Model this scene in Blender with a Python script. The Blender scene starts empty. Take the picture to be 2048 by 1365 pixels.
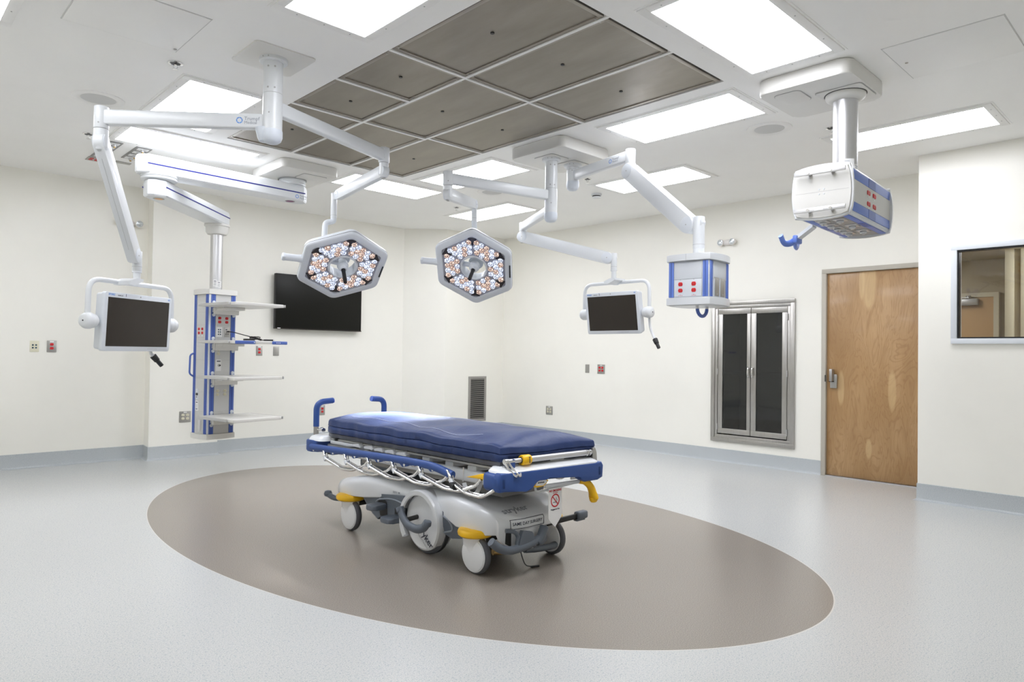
import bpy, bmesh, math, random
from mathutils import Vector, Matrix
PI = math.pi
R = math.radians
C = bpy.context.scene.collection
SC = bpy.context.scene
random.seed(7)

# ---------------------------------------------------------------- camera
YAW, PITCH, ROLL, CAMH, CEIL = 0.80413, 0.017167, 0.014187, 1.247, 3.05
def camera():
    cy, sy, cp, sp = math.cos(YAW), math.sin(YAW), math.cos(PITCH), math.sin(PITCH)
    f = Vector((cp*cy, cp*sy, sp)); r = Vector((sy, -cy, 0)); u = r.cross(f)
    r2 = math.cos(ROLL)*r + math.sin(ROLL)*u; u2 = -math.sin(ROLL)*r + math.cos(ROLL)*u
    cd = bpy.data.cameras.new('camera'); cam = bpy.data.objects.new('camera', cd); C.objects.link(cam)
    m = Matrix((r2, u2, -f)).transposed().to_4x4(); m.translation = (0, 0, CAMH)
    cam.matrix_world = m
    cd.sensor_width = 36; cd.lens = 36*1378.8/2048; cd.clip_start = 0.05; cd.clip_end = 60
    SC.camera = cam
camera()

# ---------------------------------------------------------------- world, exposure
w = bpy.data.worlds.new('world'); SC.world = w; w.use_nodes = True
w.node_tree.nodes['Background'].inputs[0].default_value = (0.9, 0.95, 1, 1)
w.node_tree.nodes['Background'].inputs[1].default_value = 0.15
SC.view_settings.view_transform = 'Standard'
SC.view_settings.look = 'None'
SC.view_settings.exposure = 0.0
SC.view_settings.gamma = 1
SC.view_settings.use_curve_mapping = False
SC.cycles.max_bounces = 14; SC.cycles.diffuse_bounces = 10; SC.cycles.glossy_bounces = 6
SC.cycles.caustics_reflective = False; SC.cycles.caustics_refractive = False
SC.cycles.sample_clamp_indirect = 6
PANEL_EMIT = 13.2      # ceiling light diffusers
BEAM_W = 1500          # the two lit surgical lamps

# ---------------------------------------------------------------- materials
MATS = {}
def mat(name, col=(.8, .8, .8), rough=.5, metal=0., spec=.5, coat=0., emit=None, es=0., trans=0., ior=1.45, sss=0):
    if name in MATS: return MATS[name]
    m = bpy.data.materials.new(name); m.use_nodes = True
    b = m.node_tree.nodes['Principled BSDF']
    b.inputs['Base Color'].default_value = (*col, 1); b.inputs['Roughness'].default_value = rough
    b.inputs['Metallic'].default_value = metal; b.inputs['Specular IOR Level'].default_value = spec
    b.inputs['Coat Weight'].default_value = coat; b.inputs['Coat Roughness'].default_value = .08
    b.inputs['Transmission Weight'].default_value = trans; b.inputs['IOR'].default_value = ior
    if emit: b.inputs['Emission Color'].default_value = (*emit, 1); b.inputs['Emission Strength'].default_value = es
    MATS[name] = m
    return m
def nd(m, t, **kw):
    n = m.node_tree.nodes.new(t)
    for k, v in kw.items(): setattr(n, k, v)
    return n
def ln(m, a, b): m.node_tree.links.new(a, b)
def bs(m): return m.node_tree.nodes['Principled BSDF']
def ramp(m, fac, stops, interp='LINEAR'):
    r = nd(m, 'ShaderNodeValToRGB'); e = r.color_ramp.elements; r.color_ramp.interpolation = interp
    e[0].position, e[0].color = stops[0][0], (*stops[0][1], 1)
    e[1].position, e[1].color = stops[-1][0], (*stops[-1][1], 1)
    for p, c in stops[1:-1]:
        x = e.new(p); x.color = (*c, 1)
    ln(m, fac, r.inputs[0]); return r.outputs[0]
def noise(m, scale, detail=2, rough=.5, vec=None, dist=0):
    n = nd(m, 'ShaderNodeTexNoise'); n.inputs['Scale'].default_value = scale; n.inputs['Detail'].default_value = detail
    n.inputs['Roughness'].default_value = rough; n.inputs['Distortion'].default_value = dist
    if vec: ln(m, vec, n.inputs['Vector'])
    return n.outputs['Fac']
def objco(m): return nd(m, 'ShaderNodeTexCoord').outputs['Object']
def mapping(m, vec, sc=(1, 1, 1), loc=(0, 0, 0), rot=(0, 0, 0)):
    n = nd(m, 'ShaderNodeMapping'); n.inputs['Scale'].default_value = sc; n.inputs['Location'].default_value = loc
    n.inputs['Rotation'].default_value = rot; ln(m, vec, n.inputs['Vector']); return n.outputs[0]
def bump(m, h, strength=.1, dist=.001):
    b = nd(m, 'ShaderNodeBump'); b.inputs['Strength'].default_value = strength; b.inputs['Distance'].default_value = dist
    ln(m, h, b.inputs['Height']); ln(m, b.outputs[0], bs(m).inputs['Normal'])
def mixc(m, fac, a, b):
    n = nd(m, 'ShaderNodeMix', data_type='RGBA')
    ln(m, fac, n.inputs[0])
    for v, i in ((a, 6), (b, 7)):
        if isinstance(v, tuple): n.inputs[i].default_value = (*v, 1)
        else: ln(m, v, n.inputs[i])
    return n.outputs[2]
def mth(m, op, a, b=None, c=None):
    n = nd(m, 'ShaderNodeMath', operation=op)
    for v, i in ((a, 0), (b, 1), (c, 2)):
        if v is None: continue
        if isinstance(v, (int, float)): n.inputs[i].default_value = v
        else: ln(m, v, n.inputs[i])
    return n.outputs[0]

def wall_paint(name, col, rough):
    m = mat(name, col, rough, spec=.5)
    v = objco(m)
    n = noise(m, 2.2, 3, .6, v)
    ln(m, ramp(m, n, [(0.3, tuple(c*.985 for c in col)), (.7, tuple(min(1, c*1.01) for c in col))]), bs(m).inputs['Base Color'])
    bump(m, noise(m, 45, 3, .5, v), .12, .002)
    return m
M_WALL = wall_paint('wall_epoxy_cream', (.85, .835, .775), .30)
M_CEIL = wall_paint('ceiling_white', (.88, .875, .86), .42)

def floor_mat():
    m = mat('floor_speckled_vinyl', rough=.2, spec=.45)
    v = objco(m)
    sp = noise(m, 230, 2, .6, v); sp2 = noise(m, 110, 2, .5, v)
    light = ramp(m, sp, [(.30, (.335, .355, .375)), (.42, (.505, .515, .51)), (.58, (.56, .565, .55)), (.70, (.70, .69, .64))])
    light2 = mixc(m, ramp(m, sp2, [(.34, (.8, .8, .8)), (.42, (0, 0, 0))]), light, (.37, .405, .435))
    dark = ramp(m, sp, [(.28, (.155, .135, .115)), (.42, (.245, .215, .185)), (.58, (.285, .255, .22)), (.72, (.37, .33, .285))])
    # inlaid oval of darker vinyl
    mv = mapping(m, v, loc=(0, 0, 0)); sep = nd(m, 'ShaderNodeSeparateXYZ'); ln(m, mv, sep.inputs[0])
    dx = mth(m, 'SUBTRACT', sep.outputs[0], 3.165); dy = mth(m, 'SUBTRACT', sep.outputs[1], 4.191)
    ca, sa = .9975, .071
    u = mth(m, 'ADD', mth(m, 'MULTIPLY', dx, ca/1.679), mth(m, 'MULTIPLY', dy, sa/1.679))
    t = mth(m, 'ADD', mth(m, 'MULTIPLY', dx, -sa/2.866), mth(m, 'MULTIPLY', dy, ca/2.866))
    rr = mth(m, 'ADD', mth(m, 'MULTIPLY', u, u), mth(m, 'MULTIPLY', t, t))
    inside = mth(m, 'LESS_THAN', rr, 1.0)
    seam = mth(m, 'LESS_THAN', mth(m, 'ABSOLUTE', mth(m, 'SUBTRACT', rr, 1.0)), .0025)
    c = mixc(m, inside, light2, dark)
    c = mixc(m, seam, c, (.62, .60, .56))
    ln(m, c, bs(m).inputs['Base Color'])
    bs(m).inputs['Roughness'].default_value = .25
    bump(m, mth(m, 'ADD', noise(m, 40, 1, .5, v), mth(m, 'MULTIPLY', sp, .5)), .10, .002)
    return m
M_FLOOR = floor_mat()
def base_mat():
    m = mat('cove_base_speckled', rough=.35)
    v = objco(m); sp = noise(m, 300, 2, .6, v)
    ln(m, ramp(m, sp, [(.3, (.28, .31, .34)), (.45, (.43, .46, .48)), (.6, (.50, .53, .545)), (.7, (.62, .63, .62))]), bs(m).inputs['Base Color'])
    return m
M_BASE = base_mat()
M_WHITE = mat('white_enamel', (.70, .72, .74), .32, coat=.15)
M_WARMW = mat('canopy_white', (.70, .69, .66), .38)
M_PLAST = mat('light_grey_plastic', (.66, .69, .73), .35)
M_GREYP = mat('pale_grey_panel', (.58, .58, .57), .45)
M_DOME = mat('dome_pale_blue_grey', (.62, .66, .72), .4)
M_BLUE = mat('blue_trim', (.075, .135, .43), .4)
M_NAVYL = mat('navy_stripe', (.02, .025, .22), .4)
M_BLUEB = mat('blue_bumper', (.028, .075, .27), .42)
M_RED = mat('red_receptacle', (.62, .012, .018), .35)
M_IVORY = mat('ivory_receptacle', (.72, .69, .54), .4)
M_BLACK = mat('black_plastic', (.012, .012, .013), .4)
M_DARK = mat('dark_slot', (.03, .03, .03), .6)
M_SEAM = mat('seam_grey', (.42, .42, .42), .6)
M_TXT = mat('printed_dark', (.03, .035, .06), .5)
M_TXTG = mat('printed_grey', (.30, .32, .36), .5)
M_LOGO = mat('logo_blue', (.12, .30, .70), .4)
M_PAPER = mat('label_paper', (.82, .82, .82), .5)
M_REDP = mat('printed_red', (.55, .02, .03), .5)
M_CHROME = mat('chrome', (.78, .78, .78), .12, 1.)
M_ALU = mat('brushed_aluminium', (.66, .66, .67), .40, 1.)
M_TEAL = mat('jack_teal', (.01, .05, .08), .4)
def steel(name, col, rough, sc=(1, 1, 60), st=.10):
    m = mat(name, col, rough, 1.)
    v = mapping(m, objco(m), sc)
    n = noise(m, 6, 3, .6, v)
    ln(m, ramp(m, n, [(.3, (rough-st, )*3), (.7, (rough+st, )*3)]), bs(m).inputs['Roughness'])
    ln(m, ramp(m, n, [(.3, tuple(c*.93 for c in col)), (.7, tuple(min(1, c*1.05) for c in col))]), bs(m).inputs['Base Color'])
    return m
M_STEEL = steel('stainless_steel', (.47, .455, .43), .34, (14, 14, 1.2), .03)
M_OUTST = steel('stainless_plate', (.46, .45, .43), .42, (90, 90, 4), .06)
def perforated():
    m = mat('perforated_steel', (.30, .27, .225), .42, .75)
    v = objco(m)
    vo = nd(m, 'ShaderNodeTexVoronoi'); vo.inputs['Scale'].default_value = 150; vo.inputs['Randomness'].default_value = 0; ln(m, v, vo.inputs['Vector'])
    hole = ramp(m, vo.outputs['Distance'], [(.22, (0, 0, 0)), (.32, (1, 1, 1))])
    n = noise(m, 5, 4, .6, mapping(m, v, (1, .25, 1), rot=(0, 0, .7)))
    base = ramp(m, n, [(.3, (.225, .20, .165)), (.7, (.335, .305, .26))])
    ln(m, mixc(m, hole, (.10, .088, .072), base), bs(m).inputs['Base Color'])
    ln(m, ramp(m, n, [(.3, (.36, )*3), (.7, (.50, )*3)]), bs(m).inputs['Roughness'])
    return m
M_PERF = perforated()
M_PFRAME = steel('diffuser_frame_steel', (.33, .30, .26), .38, (1, 30, 1), .06)
M_FRAME = mat('fixture_frame_white', (.84, .835, .82), .4)
M_EMIT = mat('lit_acrylic', (.9, .9, .88), .5, emit=(.925, .94, 1.0), es=PANEL_EMIT)
M_GLASS = mat('window_glass', (.95, .97, .96), .0, trans=1., ior=1.45)
M_DKGL = mat('smoked_cabinet_glass', (.16, .165, .16), .03, trans=.9, ior=1.5)
M_SCREEN = mat('monitor_screen', (.026, .020, .015), .22, spec=.45)
M_TV = mat('tv_screen', (.009, .009, .007), .35, spec=.2)
M_TAUPE = mat('taupe_door_frame', (.46, .43, .37), .45)
M_GALV = mat('painted_grey_steel', (.30, .285, .265), .45)

def wood():
    m = mat('birch_veneer', rough=.36, coat=.12)
    v = objco(m)
    st = mapping(m, v, (1, 3.2, .75))
    w1 = noise(m, 1.5, 3, .5, st, 1.6)
    rings = mth(m, 'FRACT', mth(m, 'MULTIPLY', w1, 11))
    tri = mth(m, 'ABSOLUTE', mth(m, 'SUBTRACT', rings, .5))
    fine = noise(m, 30, 4, .7, mapping(m, v, (1, 5, .35)))
    base = ramp(m, noise(m, 1.6, 3, .5, mapping(m, v, (1, 2.2, .6))), [(.3, (.335, .195, .082)), (.5, (.41, .25, .115)), (.72, (.50, .325, .165))])
    g = mixc(m, ramp(m, tri, [(0, (.5, )*3), (.22, (0, 0, 0))]), base, (.29, .15, .06))
    g = mixc(m, ramp(m, fine, [(.35, (.28, )*3), (.6, (0, 0, 0))]), g, (.28, .155, .065))
    sep = nd(m, 'ShaderNodeSeparateXYZ'); ln(m, v, sep.inputs[0])
    wob = mth(m, 'MULTIPLY', mth(m, 'SUBTRACT', noise(m, 5, 2, .5, v), .5), .5)
    for (y, z, a, b) in ((2.53, 2.02, .075, .32), (2.80, .93, .038, .20), (2.31, .92, .042, .22), (2.525, .32, .034, .11), (2.60, 2.02, .03, .2)):
        e = mth(m, 'ADD', mth(m, 'POWER', mth(m, 'ABSOLUTE', mth(m, 'MULTIPLY', mth(m, 'SUBTRACT', sep.outputs[1], y-2.945), 1/a)), 2.),
                mth(m, 'POWER', mth(m, 'ABSOLUTE', mth(m, 'MULTIPLY', mth(m, 'SUBTRACT', sep.outputs[2], z), 1/b)), 2.))
        e = mth(m, 'ADD', e, wob)
        g = mixc(m, ramp(m, e, [(.55, (.55, )*3), (1.05, (0, 0, 0))]), g, (.60, .43, .225))
    ln(m, g, bs(m).inputs['Base Color'])
    return m
M_WOOD = wood()
def fabric(name, col, st=.25):
    m = mat(name, col, .42, spec=.4)
    v = objco(m)
    h = mth(m, 'ADD', noise(m, 5, 3, .55, mapping(m, v, (1.5, .9, 2)), .8), mth(m, 'MULTIPLY', noise(m, 14, 3, .5, mapping(m, v, (.5, 2.2, .6)), .6), .35))
    bump(m, h, st, .02)
    return m
M_MATT = fabric('navy_coated_fabric', (.022, .042, .135))
M_MATG = fabric('grey_mattress_base', (.10, .105, .125))
M_HOOD = mat('stretcher_white_plastic', (.78, .80, .83), .22, coat=.3)
M_SLATE = mat('slate_plastic', (.115, .135, .165), .38)
M_TYRE = mat('grey_tyre', (.10, .105, .12), .5)
M_YEL = mat('yellow_plastic', (.90, .52, .012), .35)
M_LITTER = mat('litter_pale_metal', (.68, .70, .72), .35)

# ---------------------------------------------------------------- mesh helpers
class B:
    """collects shapes in world (or local) space, built as one mesh object"""
    def __init__(s, M=None): s.bm = bmesh.new(); s.mats = []; s.M = M or Matrix()
    def mi(s, m):
        if m not in s.mats: s.mats.append(m)
        return s.mats.index(m)
    def _fin(s, verts, faces, m, M, bev=0, seg=2):
        if bev > 0:
            es = list({e for f in faces for e in f.edges})
            r = bmesh.ops.bevel(s.bm, geom=es, offset=bev, segments=seg, affect='EDGES', profile=.5, clamp_overlap=True)
            verts = list({v for v in r['verts']} | {v for f in r['faces'] for v in f.verts} | {v for v in verts if v.is_valid})
            faces = list({f for v in verts for f in v.link_faces})
        i = s.mi(m)
        for f in faces:
            if f.is_valid: f.material_index = i
        MM = s.M @ (M or Matrix())
        for v in verts:
            if v.is_valid: v.co = MM @ v.co
    def box(s, c, d, m, rz=0, bev=0, M=None, seg=2):
        r = bmesh.ops.create_cube(s.bm, size=1); vs = r['verts']
        for v in vs: v.co = Vector((v.co.x*d[0], v.co.y*d[1], v.co.z*d[2]))
        MM = (M or Matrix()) @ Matrix.Translation(c) @ Matrix.Rotation(rz, 4, 'Z')
        s._fin(vs, list({f for v in vs for f in v.link_faces}), m, MM, min(bev, min(d)*.49), seg)
    def bx(s, x0, x1, y0, y1, z0, z1, m, bev=0, M=None):
        s.box(((x0+x1)/2, (y0+y1)/2, (z0+z1)/2), (abs(x1-x0), abs(y1-y0), abs(z1-z0)), m, 0, bev, M)
    def loft(s, rings, m, M=None, caps=True, closed=True):
        vr = [[s.bm.verts.new(p) for p in r] for r in rings]; fs = []
        n = len(vr[0])
        for a, b in zip(vr, vr[1:]):
            for i in range(n if closed else n-1):
                j = (i+1) % n
                try: fs.append(s.bm.faces.new((a[i], a[j], b[j], b[i])))
                except ValueError: pass
        if caps and closed:
            for r in (vr[0][::-1], vr[-1]):
                try: fs.append(s.bm.faces.new(r))
                except ValueError: pass
        s._fin([v for r in vr for v in r], fs, m, M)
        return fs
    def prism(s, poly, h0, h1, m, M=None, bev=0, seg=2):
        a = [s.bm.verts.new((p[0], p[1], h0)) for p in poly]; b = [s.bm.verts.new((p[0], p[1], h1)) for p in poly]
        n = len(poly); fs = [s.bm.faces.new(a[::-1]), s.bm.faces.new(b)]
        for i in range(n): fs.append(s.bm.faces.new((a[i], a[(i+1) % n], b[(i+1) % n], b[i])))
        if bev > 0:
            es = list(fs[0].edges)+list(fs[1].edges)
            r = bmesh.ops.bevel(s.bm, geom=es, offset=bev, segments=seg, affect='EDGES', profile=.5, clamp_overlap=True)
            vs = {v for v in a+b if v.is_valid} | {v for f in r['faces'] for v in f.verts}
            fs = list({f for v in vs for f in v.link_faces}); vs = list({v for f in fs for v in f.verts})
            s._fin(vs, fs, m, M)
        else: s._fin(a+b, fs, m, M)
    def cyl(s, p0, p1, r, m, r2=None, seg=24, M=None, bev=0):
        p0, p1 = Vector(p0), Vector(p1); d = p1-p0; L = d.length
        r2 = r if r2 is None else r2
        prof = [(r, 0), (r2, L)]
        if bev: prof = [(r-bev, 0), (r-bev*.3, bev*.3), (r, bev), (r2, L-bev), (r2-bev*.3, L-bev*.3), (r2-bev, L)]
        s.lathe(prof, m, (M or Matrix()) @ Matrix.Translation(p0) @ d.to_track_quat('Z', 'Y').to_matrix().to_4x4(), seg)
    def lathe(s, prof, m, M=None, seg=24):
        s.loft([[Vector((r*math.cos(2*PI*i/seg), r*math.sin(2*PI*i/seg), z)) for i in range(seg)] for r, z in prof], m, M)
    def tube(s, pts, r, m, seg=10, M=None, rx=None):
        pts = [Vector(p) for p in pts]; rings = []
        t0 = (pts[1]-pts[0]).normalized()
        up = Vector((0, 0, 1)) if abs(t0.z) < .9 else Vector((1, 0, 0))
        nx = t0.cross(up).normalized(); ny = nx.cross(t0).normalized()
        for i, p in enumerate(pts):
            t = (pts[min(i+1, len(pts)-1)]-pts[max(i-1, 0)]).normalized()
            q = t0.rotation_difference(t); nx = q @ nx; ny = q @ ny; t0 = t
            rr = r[i] if isinstance(r, (list, tuple)) else r
            ry = rr if rx is None else rx
            rings.append([p + nx*rr*math.cos(2*PI*k/seg) + ny*ry*math.sin(2*PI*k/seg) for k in range(seg)])
        s.loft(rings, m, M)
    def build(s, name, parent=None, label=None, ang=38, local=False):
        bmesh.ops.recalc_face_normals(s.bm, faces=s.bm.faces)
        me = bpy.data.meshes.new(name)
        if parent is not None and not local: s.bm.transform(wm(parent).inverted())
        s.bm.to_mesh(me); s.bm.free()
        for m in s.mats: me.materials.append(m)
        for p in me.polygons: p.use_smooth = True
        me.set_sharp_from_angle(angle=R(ang))
        o = bpy.data.objects.new(name, me); C.objects.link(o)
        if parent is not None: o.parent = parent
        if label: o['label'] = label
        return o
def wm(o):
    m = Matrix.LocRotScale(o.location, o.rotation_euler, o.scale)
    return wm(o.parent) @ m if o.parent else m
def fillet(pts, rad, n=6):
    pts = [Vector(p) for p in pts]; out = [pts[0]]
    for a, b, c in zip(pts, pts[1:], pts[2:]):
        r = min(rad, (a-b).length*.48, (c-b).length*.48)
        p, q = b+(a-b).normalized()*r, b+(c-b).normalized()*r
        for i in range(n+1):
            t = i/n; out.append(p*(1-t)**2 + b*2*t*(1-t) + q*t*t)
    return out+[pts[-1]]
def rrect(w, h, r, n=5, cx=0, cy=0):
    out = []
    for sx, sy, a in ((1, 1, 0), (-1, 1, 90), (-1, -1, 180), (1, -1, 270)):
        for i in range(n+1):
            t = R(a+90*i/n); out.append((cx+sx*(w/2-r)+r*math.cos(t), cy+sy*(h/2-r)+r*math.sin(t)))
    return out
def frame(o, x, y, z=None):
    """matrix with origin o and axes x, y, (z)"""
    x = Vector(x).normalized(); y = Vector(y); z = x.cross(y).normalized() if z is None else Vector(z).normalized()
    y = z.cross(x).normalized(); m = Matrix((x, y, z)).transposed().to_4x4(); m.translation = o; return m
def mesh_text(b, txt, size, M, m, align='CENTER', th=.0006, xs=1, bold=0):
    cu = bpy.data.curves.new('t', 'FONT'); cu.body = txt; cu.size = size; cu.align_x = align; cu.align_y = 'CENTER'
    cu.extrude = th/2; cu.offset = bold; cu.resolution_u = 2
    o = bpy.data.objects.new('t', cu); C.objects.link(o)
    me = o.to_mesh(depsgraph=None, preserve_all_data_layers=False) if False else bpy.data.meshes.new_from_object(o)
    n0 = len(b.bm.verts); b.bm.from_mesh(me); b.bm.verts.ensure_lookup_table()
    vs = b.bm.verts[n0:]; fs = list({f for v in vs for f in v.link_faces}); i = b.mi(m)
    for f in fs: f.material_index = i
    MM = b.M @ M @ Matrix.Translation((0, 0, th/2)) @ Matrix.Diagonal((xs, 1, 1, 1))
    for v in vs: v.co = MM @ v.co
    bpy.data.objects.remove(o); bpy.data.curves.remove(cu); bpy.data.meshes.remove(me)
def tag(o, label, cat, group=None, kind=None):
    if label: o['label'] = label
    if cat: o['category'] = cat
    if group: o['group'] = group
    if kind: o['kind'] = kind
    return o
def thing(name, label, cat, loc=(0, 0, 0), rz=0, group=None):
    o = bpy.data.objects.new(name, None); C.objects.link(o); o.empty_display_size = .1
    o.location = loc; o.rotation_euler = (0, 0, rz)
    return tag(o, label, cat, group)
def struct(b, name, parent=None, label=None):
    o = b.build(name, parent)
    if parent is None: o['kind'] = 'structure'
    if label: o['label'] = label
    return o

# ---------------------------------------------------------------- room shell
def room():
    b = B(); b.bx(-1.3, 7.6, -1.6, 8.7, -.08, 0, M_FLOOR); struct(b, 'floor', label='pale speckled vinyl floor with a darker brown oval inlay')
    OX0, OX1, OY0, OY1 = 2.295, 4.105, 2.29, 5.935
    b = B()
    b.bx(-1.3, OX0, -1.6, 8.7, CEIL, CEIL+.06, M_CEIL); b.bx(OX1, 7.6, -1.6, 8.7, CEIL, CEIL+.06, M_CEIL)
    b.bx(OX0, OX1, -1.6, OY0, CEIL, CEIL+.06, M_CEIL); b.bx(OX0, OX1, OY1, 8.7, CEIL, CEIL+.06, M_CEIL)
    b.bx(OX0-.02, OX1+.02, OY0-.02, OY1+.02, CEIL+.07, CEIL+.10, M_DARK)
    struct(b, 'ceiling', label='smooth white ceiling with recessed air diffusers')
    # walls: inner face polyline, thickness outwards
    def wall(name, poly):
        b = B(); b.prism(poly, 0, CEIL, M_WALL); return struct(b, name)
    wall('wall_left', [(-1.3, 8.5), (2.43, 8.5), (2.41, 8.26), (3.16, 8.26), (3.18, 8.4), (5.86, 8.4), (5.86, 8.7), (-1.3, 8.7)])
    wall('wall_corner', [(5.86, 8.4), (6.30, 7.95), (6.5, 8.2), (6.1, 8.7), (5.86, 8.7)])
    wall('wall_back', [(6.30, 7.95), (7.46, 7.95), (7.6, 8.1), (7.6, 8.2), (6.5, 8.2)])
    b = B(); X0, X1 = 7.46, 7.6
    for y0, y1, z0, z1 in ((4.27, 8.1, 0, CEIL), (3.295, 4.27, 0, .255), (3.295, 4.27, 1.872, CEIL), (2.985, 3.295, 0, CEIL), (1.9, 2.985, 2.165, CEIL)):
        b.bx(X0, X1, y0, y1, z0, z1, M_WALL)
    struct(b, 'wall_right')
    b = B()
    WY0, WY1, WZ0, WZ1 = .42, 1.60, 1.41, 2.185
    for y0, y1, z0, z1 in ((WY1, 1.9, 0, CEIL), (-1.6, WY0, 0, CEIL), (WY0, WY1, 0, WZ0), (WY0, WY1, WZ1, CEIL)):
        b.bx(6.82, 6.95, y0, y1, z0, z1, M_WALL)
    b.bx(6.95, 7.6, 1.78, 1.9, 0, CEIL, M_WALL)
    struct(b, 'wall_window')
    b = B(); b.bx(-1.3, 6.95, -1.7, -1.6, 0, CEIL, M_WALL); struct(b, 'wall_near')
    b = B(); b.bx(-1.4, -1.3, -1.7, 8.7, 0, CEIL, M_WALL); struct(b, 'wall_front')
    # cove base
    def base(name, pts):
        b = B(); Hb = .15
        prof = [(0, 0), (.035, 0), (.022, .003), (.012, .010), (.007, .022), (.006, Hb-.003), (.003, Hb), (0, Hb)]
        rings = []
        n = len(pts)
        for i, p in enumerate(pts):
            p = Vector(p)
            d0 = (p-Vector(pts[i-1])).normalized() if i else None; d1 = (Vector(pts[i+1])-p).normalized() if i < n-1 else None
            n0 = Vector((d0.y, -d0.x)) if d0 else None; n1 = Vector((d1.y, -d1.x)) if d1 else None
            if n0 is None: nn = n1
            elif n1 is None: nn = n0
            else: nn = (n0+n1)/(1+n0.dot(n1))
            rings.append([Vector((p.x+nn.x*a, p.y+nn.y*a, z)) for a, z in prof])
        b.loft(rings, M_BASE); return struct(b, name)
    base('baseboard_left', [(-1.3, 8.5), (2.43, 8.5), (2.41, 8.26), (3.16, 8.26), (3.18, 8.4), (5.86, 8.4), (6.30, 7.95), (7.46, 7.95)])
    base('baseboard_right', [(7.46, 7.95), (7.46, 2.99)])
    base('baseboard_window', [(6.95, 1.9), (6.82, 1.9), (6.82, -1.6)])
    # door
    dr = thing('door_1', 'tall birch veneer door with a taupe frame and lever latch', 'door', (7.46, 2.945, 0)); dr['kind'] = 'structure'
    b = B(); b.bx(7.47, 7.515, 1.90, 2.943, .012, 2.131, M_WOOD, .001); b.build('door_leaf', dr)
    b = B()
    b.bx(7.44, 7.6, 2.945, 2.992, 0, 2.133, M_TAUPE, .003); b.bx(7.44, 7.6, 1.9, 2.992, 2.133, 2.18, M_TAUPE, .003)
    b.bx(7.44, 7.6, 1.9, 2.945, 0, .010, M_ALU)
    b.build('door_frame', dr)
    b = B()
    b.prism([(2.904, .925), (2.835, .925), (2.832, 1.055), (2.838, 1.07), (2.90, 1.07), (2.904, 1.05)], 7.45, 7.47, M_OUTST, M=Matrix(((0, 0, 1, 0), (1, 0, 0, 0), (0, 1, 0, 0), (0, 0, 0, 1))), bev=.004)
    b.bx(7.395, 7.455, 2.862, 2.893, .995, 1.125, M_OUTST, .006); b.bx(7.40, 7.46, 2.862, 2.897, .99, 1.0, M_DARK)
    b.build('door_handle', dr)
    b = B(); b.bx(7.437, 7.442, 2.944, 2.953, .99, 1.06, M_DARK); b.build('strike_plate', dr)
    # window to the next room
    wn = thing('window_1', 'aluminium framed fixed window looking into the next room', 'window', (6.82, WY0, WZ0)); wn['kind'] = 'structure'
    b = B(); fr = .045
    y0, y1, z0, z1 = WY0-.005, 1.645, 1.378, 2.222
    for a in ((y0, y1, z0, z0+fr), (y0, y1, z1-fr, z1), (y0, y0+fr, z0+fr, z1-fr), (y1-fr, y1, z0+fr, z1-fr)):
        b.bx(6.795, 6.85, a[0], a[1], a[2], a[3], M_PLAST, .002)
    b.build('window_frame', wn)
    b = B(); g = .012
    y0, y1, z0, z1 = y0+fr, y1-fr, z0+fr, z1-fr
    for a in ((y0, y1, z0, z0+g), (y0, y1, z1-g, z1), (y0, y0+g, z0+g, z1-g), (y1-g, y1, z0+g, z1-g)):
        b.bx(6.815, 6.87, a[0], a[1], a[2], a[3], M_BLACK)
    b.build('gasket', wn)
    b = B(); b.bx(6.853, 6.859, y0, y1, z0, z1, M_GLASS); b.build('pane', wn)
    # next room
    mw = mat('next_room_tan', (.42, .35, .22), .6); mo = mat('next_room_oak', (.50, .30, .11), .45); mc = mat('next_room_tile', (.60, .56, .46), .7); mf = mat('next_room_floor', (.35, .34, .31), .5)
    mcr = mat('next_room_cream', (.62, .56, .40), .5)
    b = B(); b.bx(7.6, 11.4, -1.6, 4.2, -.08, 0, mf); struct(b, 'floor_beyond')
    b = B(); b.bx(6.95, 11.4, -1.6, 1.78, 2.62, 2.68, mc); b.bx(7.6, 11.4, 1.78, 4.2, 2.62, 2.68, mc)
    for i in range(8): b.bx(7.0+i*.61, 7.02+i*.61, -1.6, 1.78, 2.612, 2.62, mcr)
    for i in range(5): b.bx(7.6, 11.4, -1.2+i*1.22, -1.18+i*1.22, 2.612, 2.62, mcr)
    struct(b, 'ceiling_beyond')
    b = B(); b.bx(11.2, 11.3, -1.6, 4.2, 0, 2.62, mw); struct(b, 'wall_beyond')
    b = B(); b.bx(7.6, 11.3, 4.2, 4.3, 0, 2.62, mw); struct(b, 'wall_beyond_side')
    b = B(); b.bx(6.95, 11.3, -1.7, -1.6, 0, 2.62, mw); struct(b, 'wall_beyond_near')
    d2 = thing('door_2', 'tan door with a metal closer seen through the window', 'door', (11.2, 2.7, 0)); d2['kind'] = 'structure'
    b = B(); b.bx(11.14, 11.18, 2.19, 3.1, .01, 2.10, mo); b.build('door_leaf', d2)
    b = B(); b.bx(11.12, 11.2, 2.13, 3.15, 2.10, 2.16, mcr); b.bx(11.12, 11.2, 2.13, 2.19, 0, 2.10, mcr); b.bx(11.12, 11.2, 3.1, 3.15, 0, 2.10, mcr); b.build('door_frame', d2)
    b = B(); b.bx(11.05, 11.14, 2.36, 2.75, 1.99, 2.08, M_OUTST, .006); b.bx(11.02, 11.06, 2.45, 2.75, 2.085, 2.095, M_OUTST); b.cyl((11.08, 2.47, 2.07), (11.08, 2.47, 2.12), .03, M_OUTST); b.build('door_closer', d2)
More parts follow.
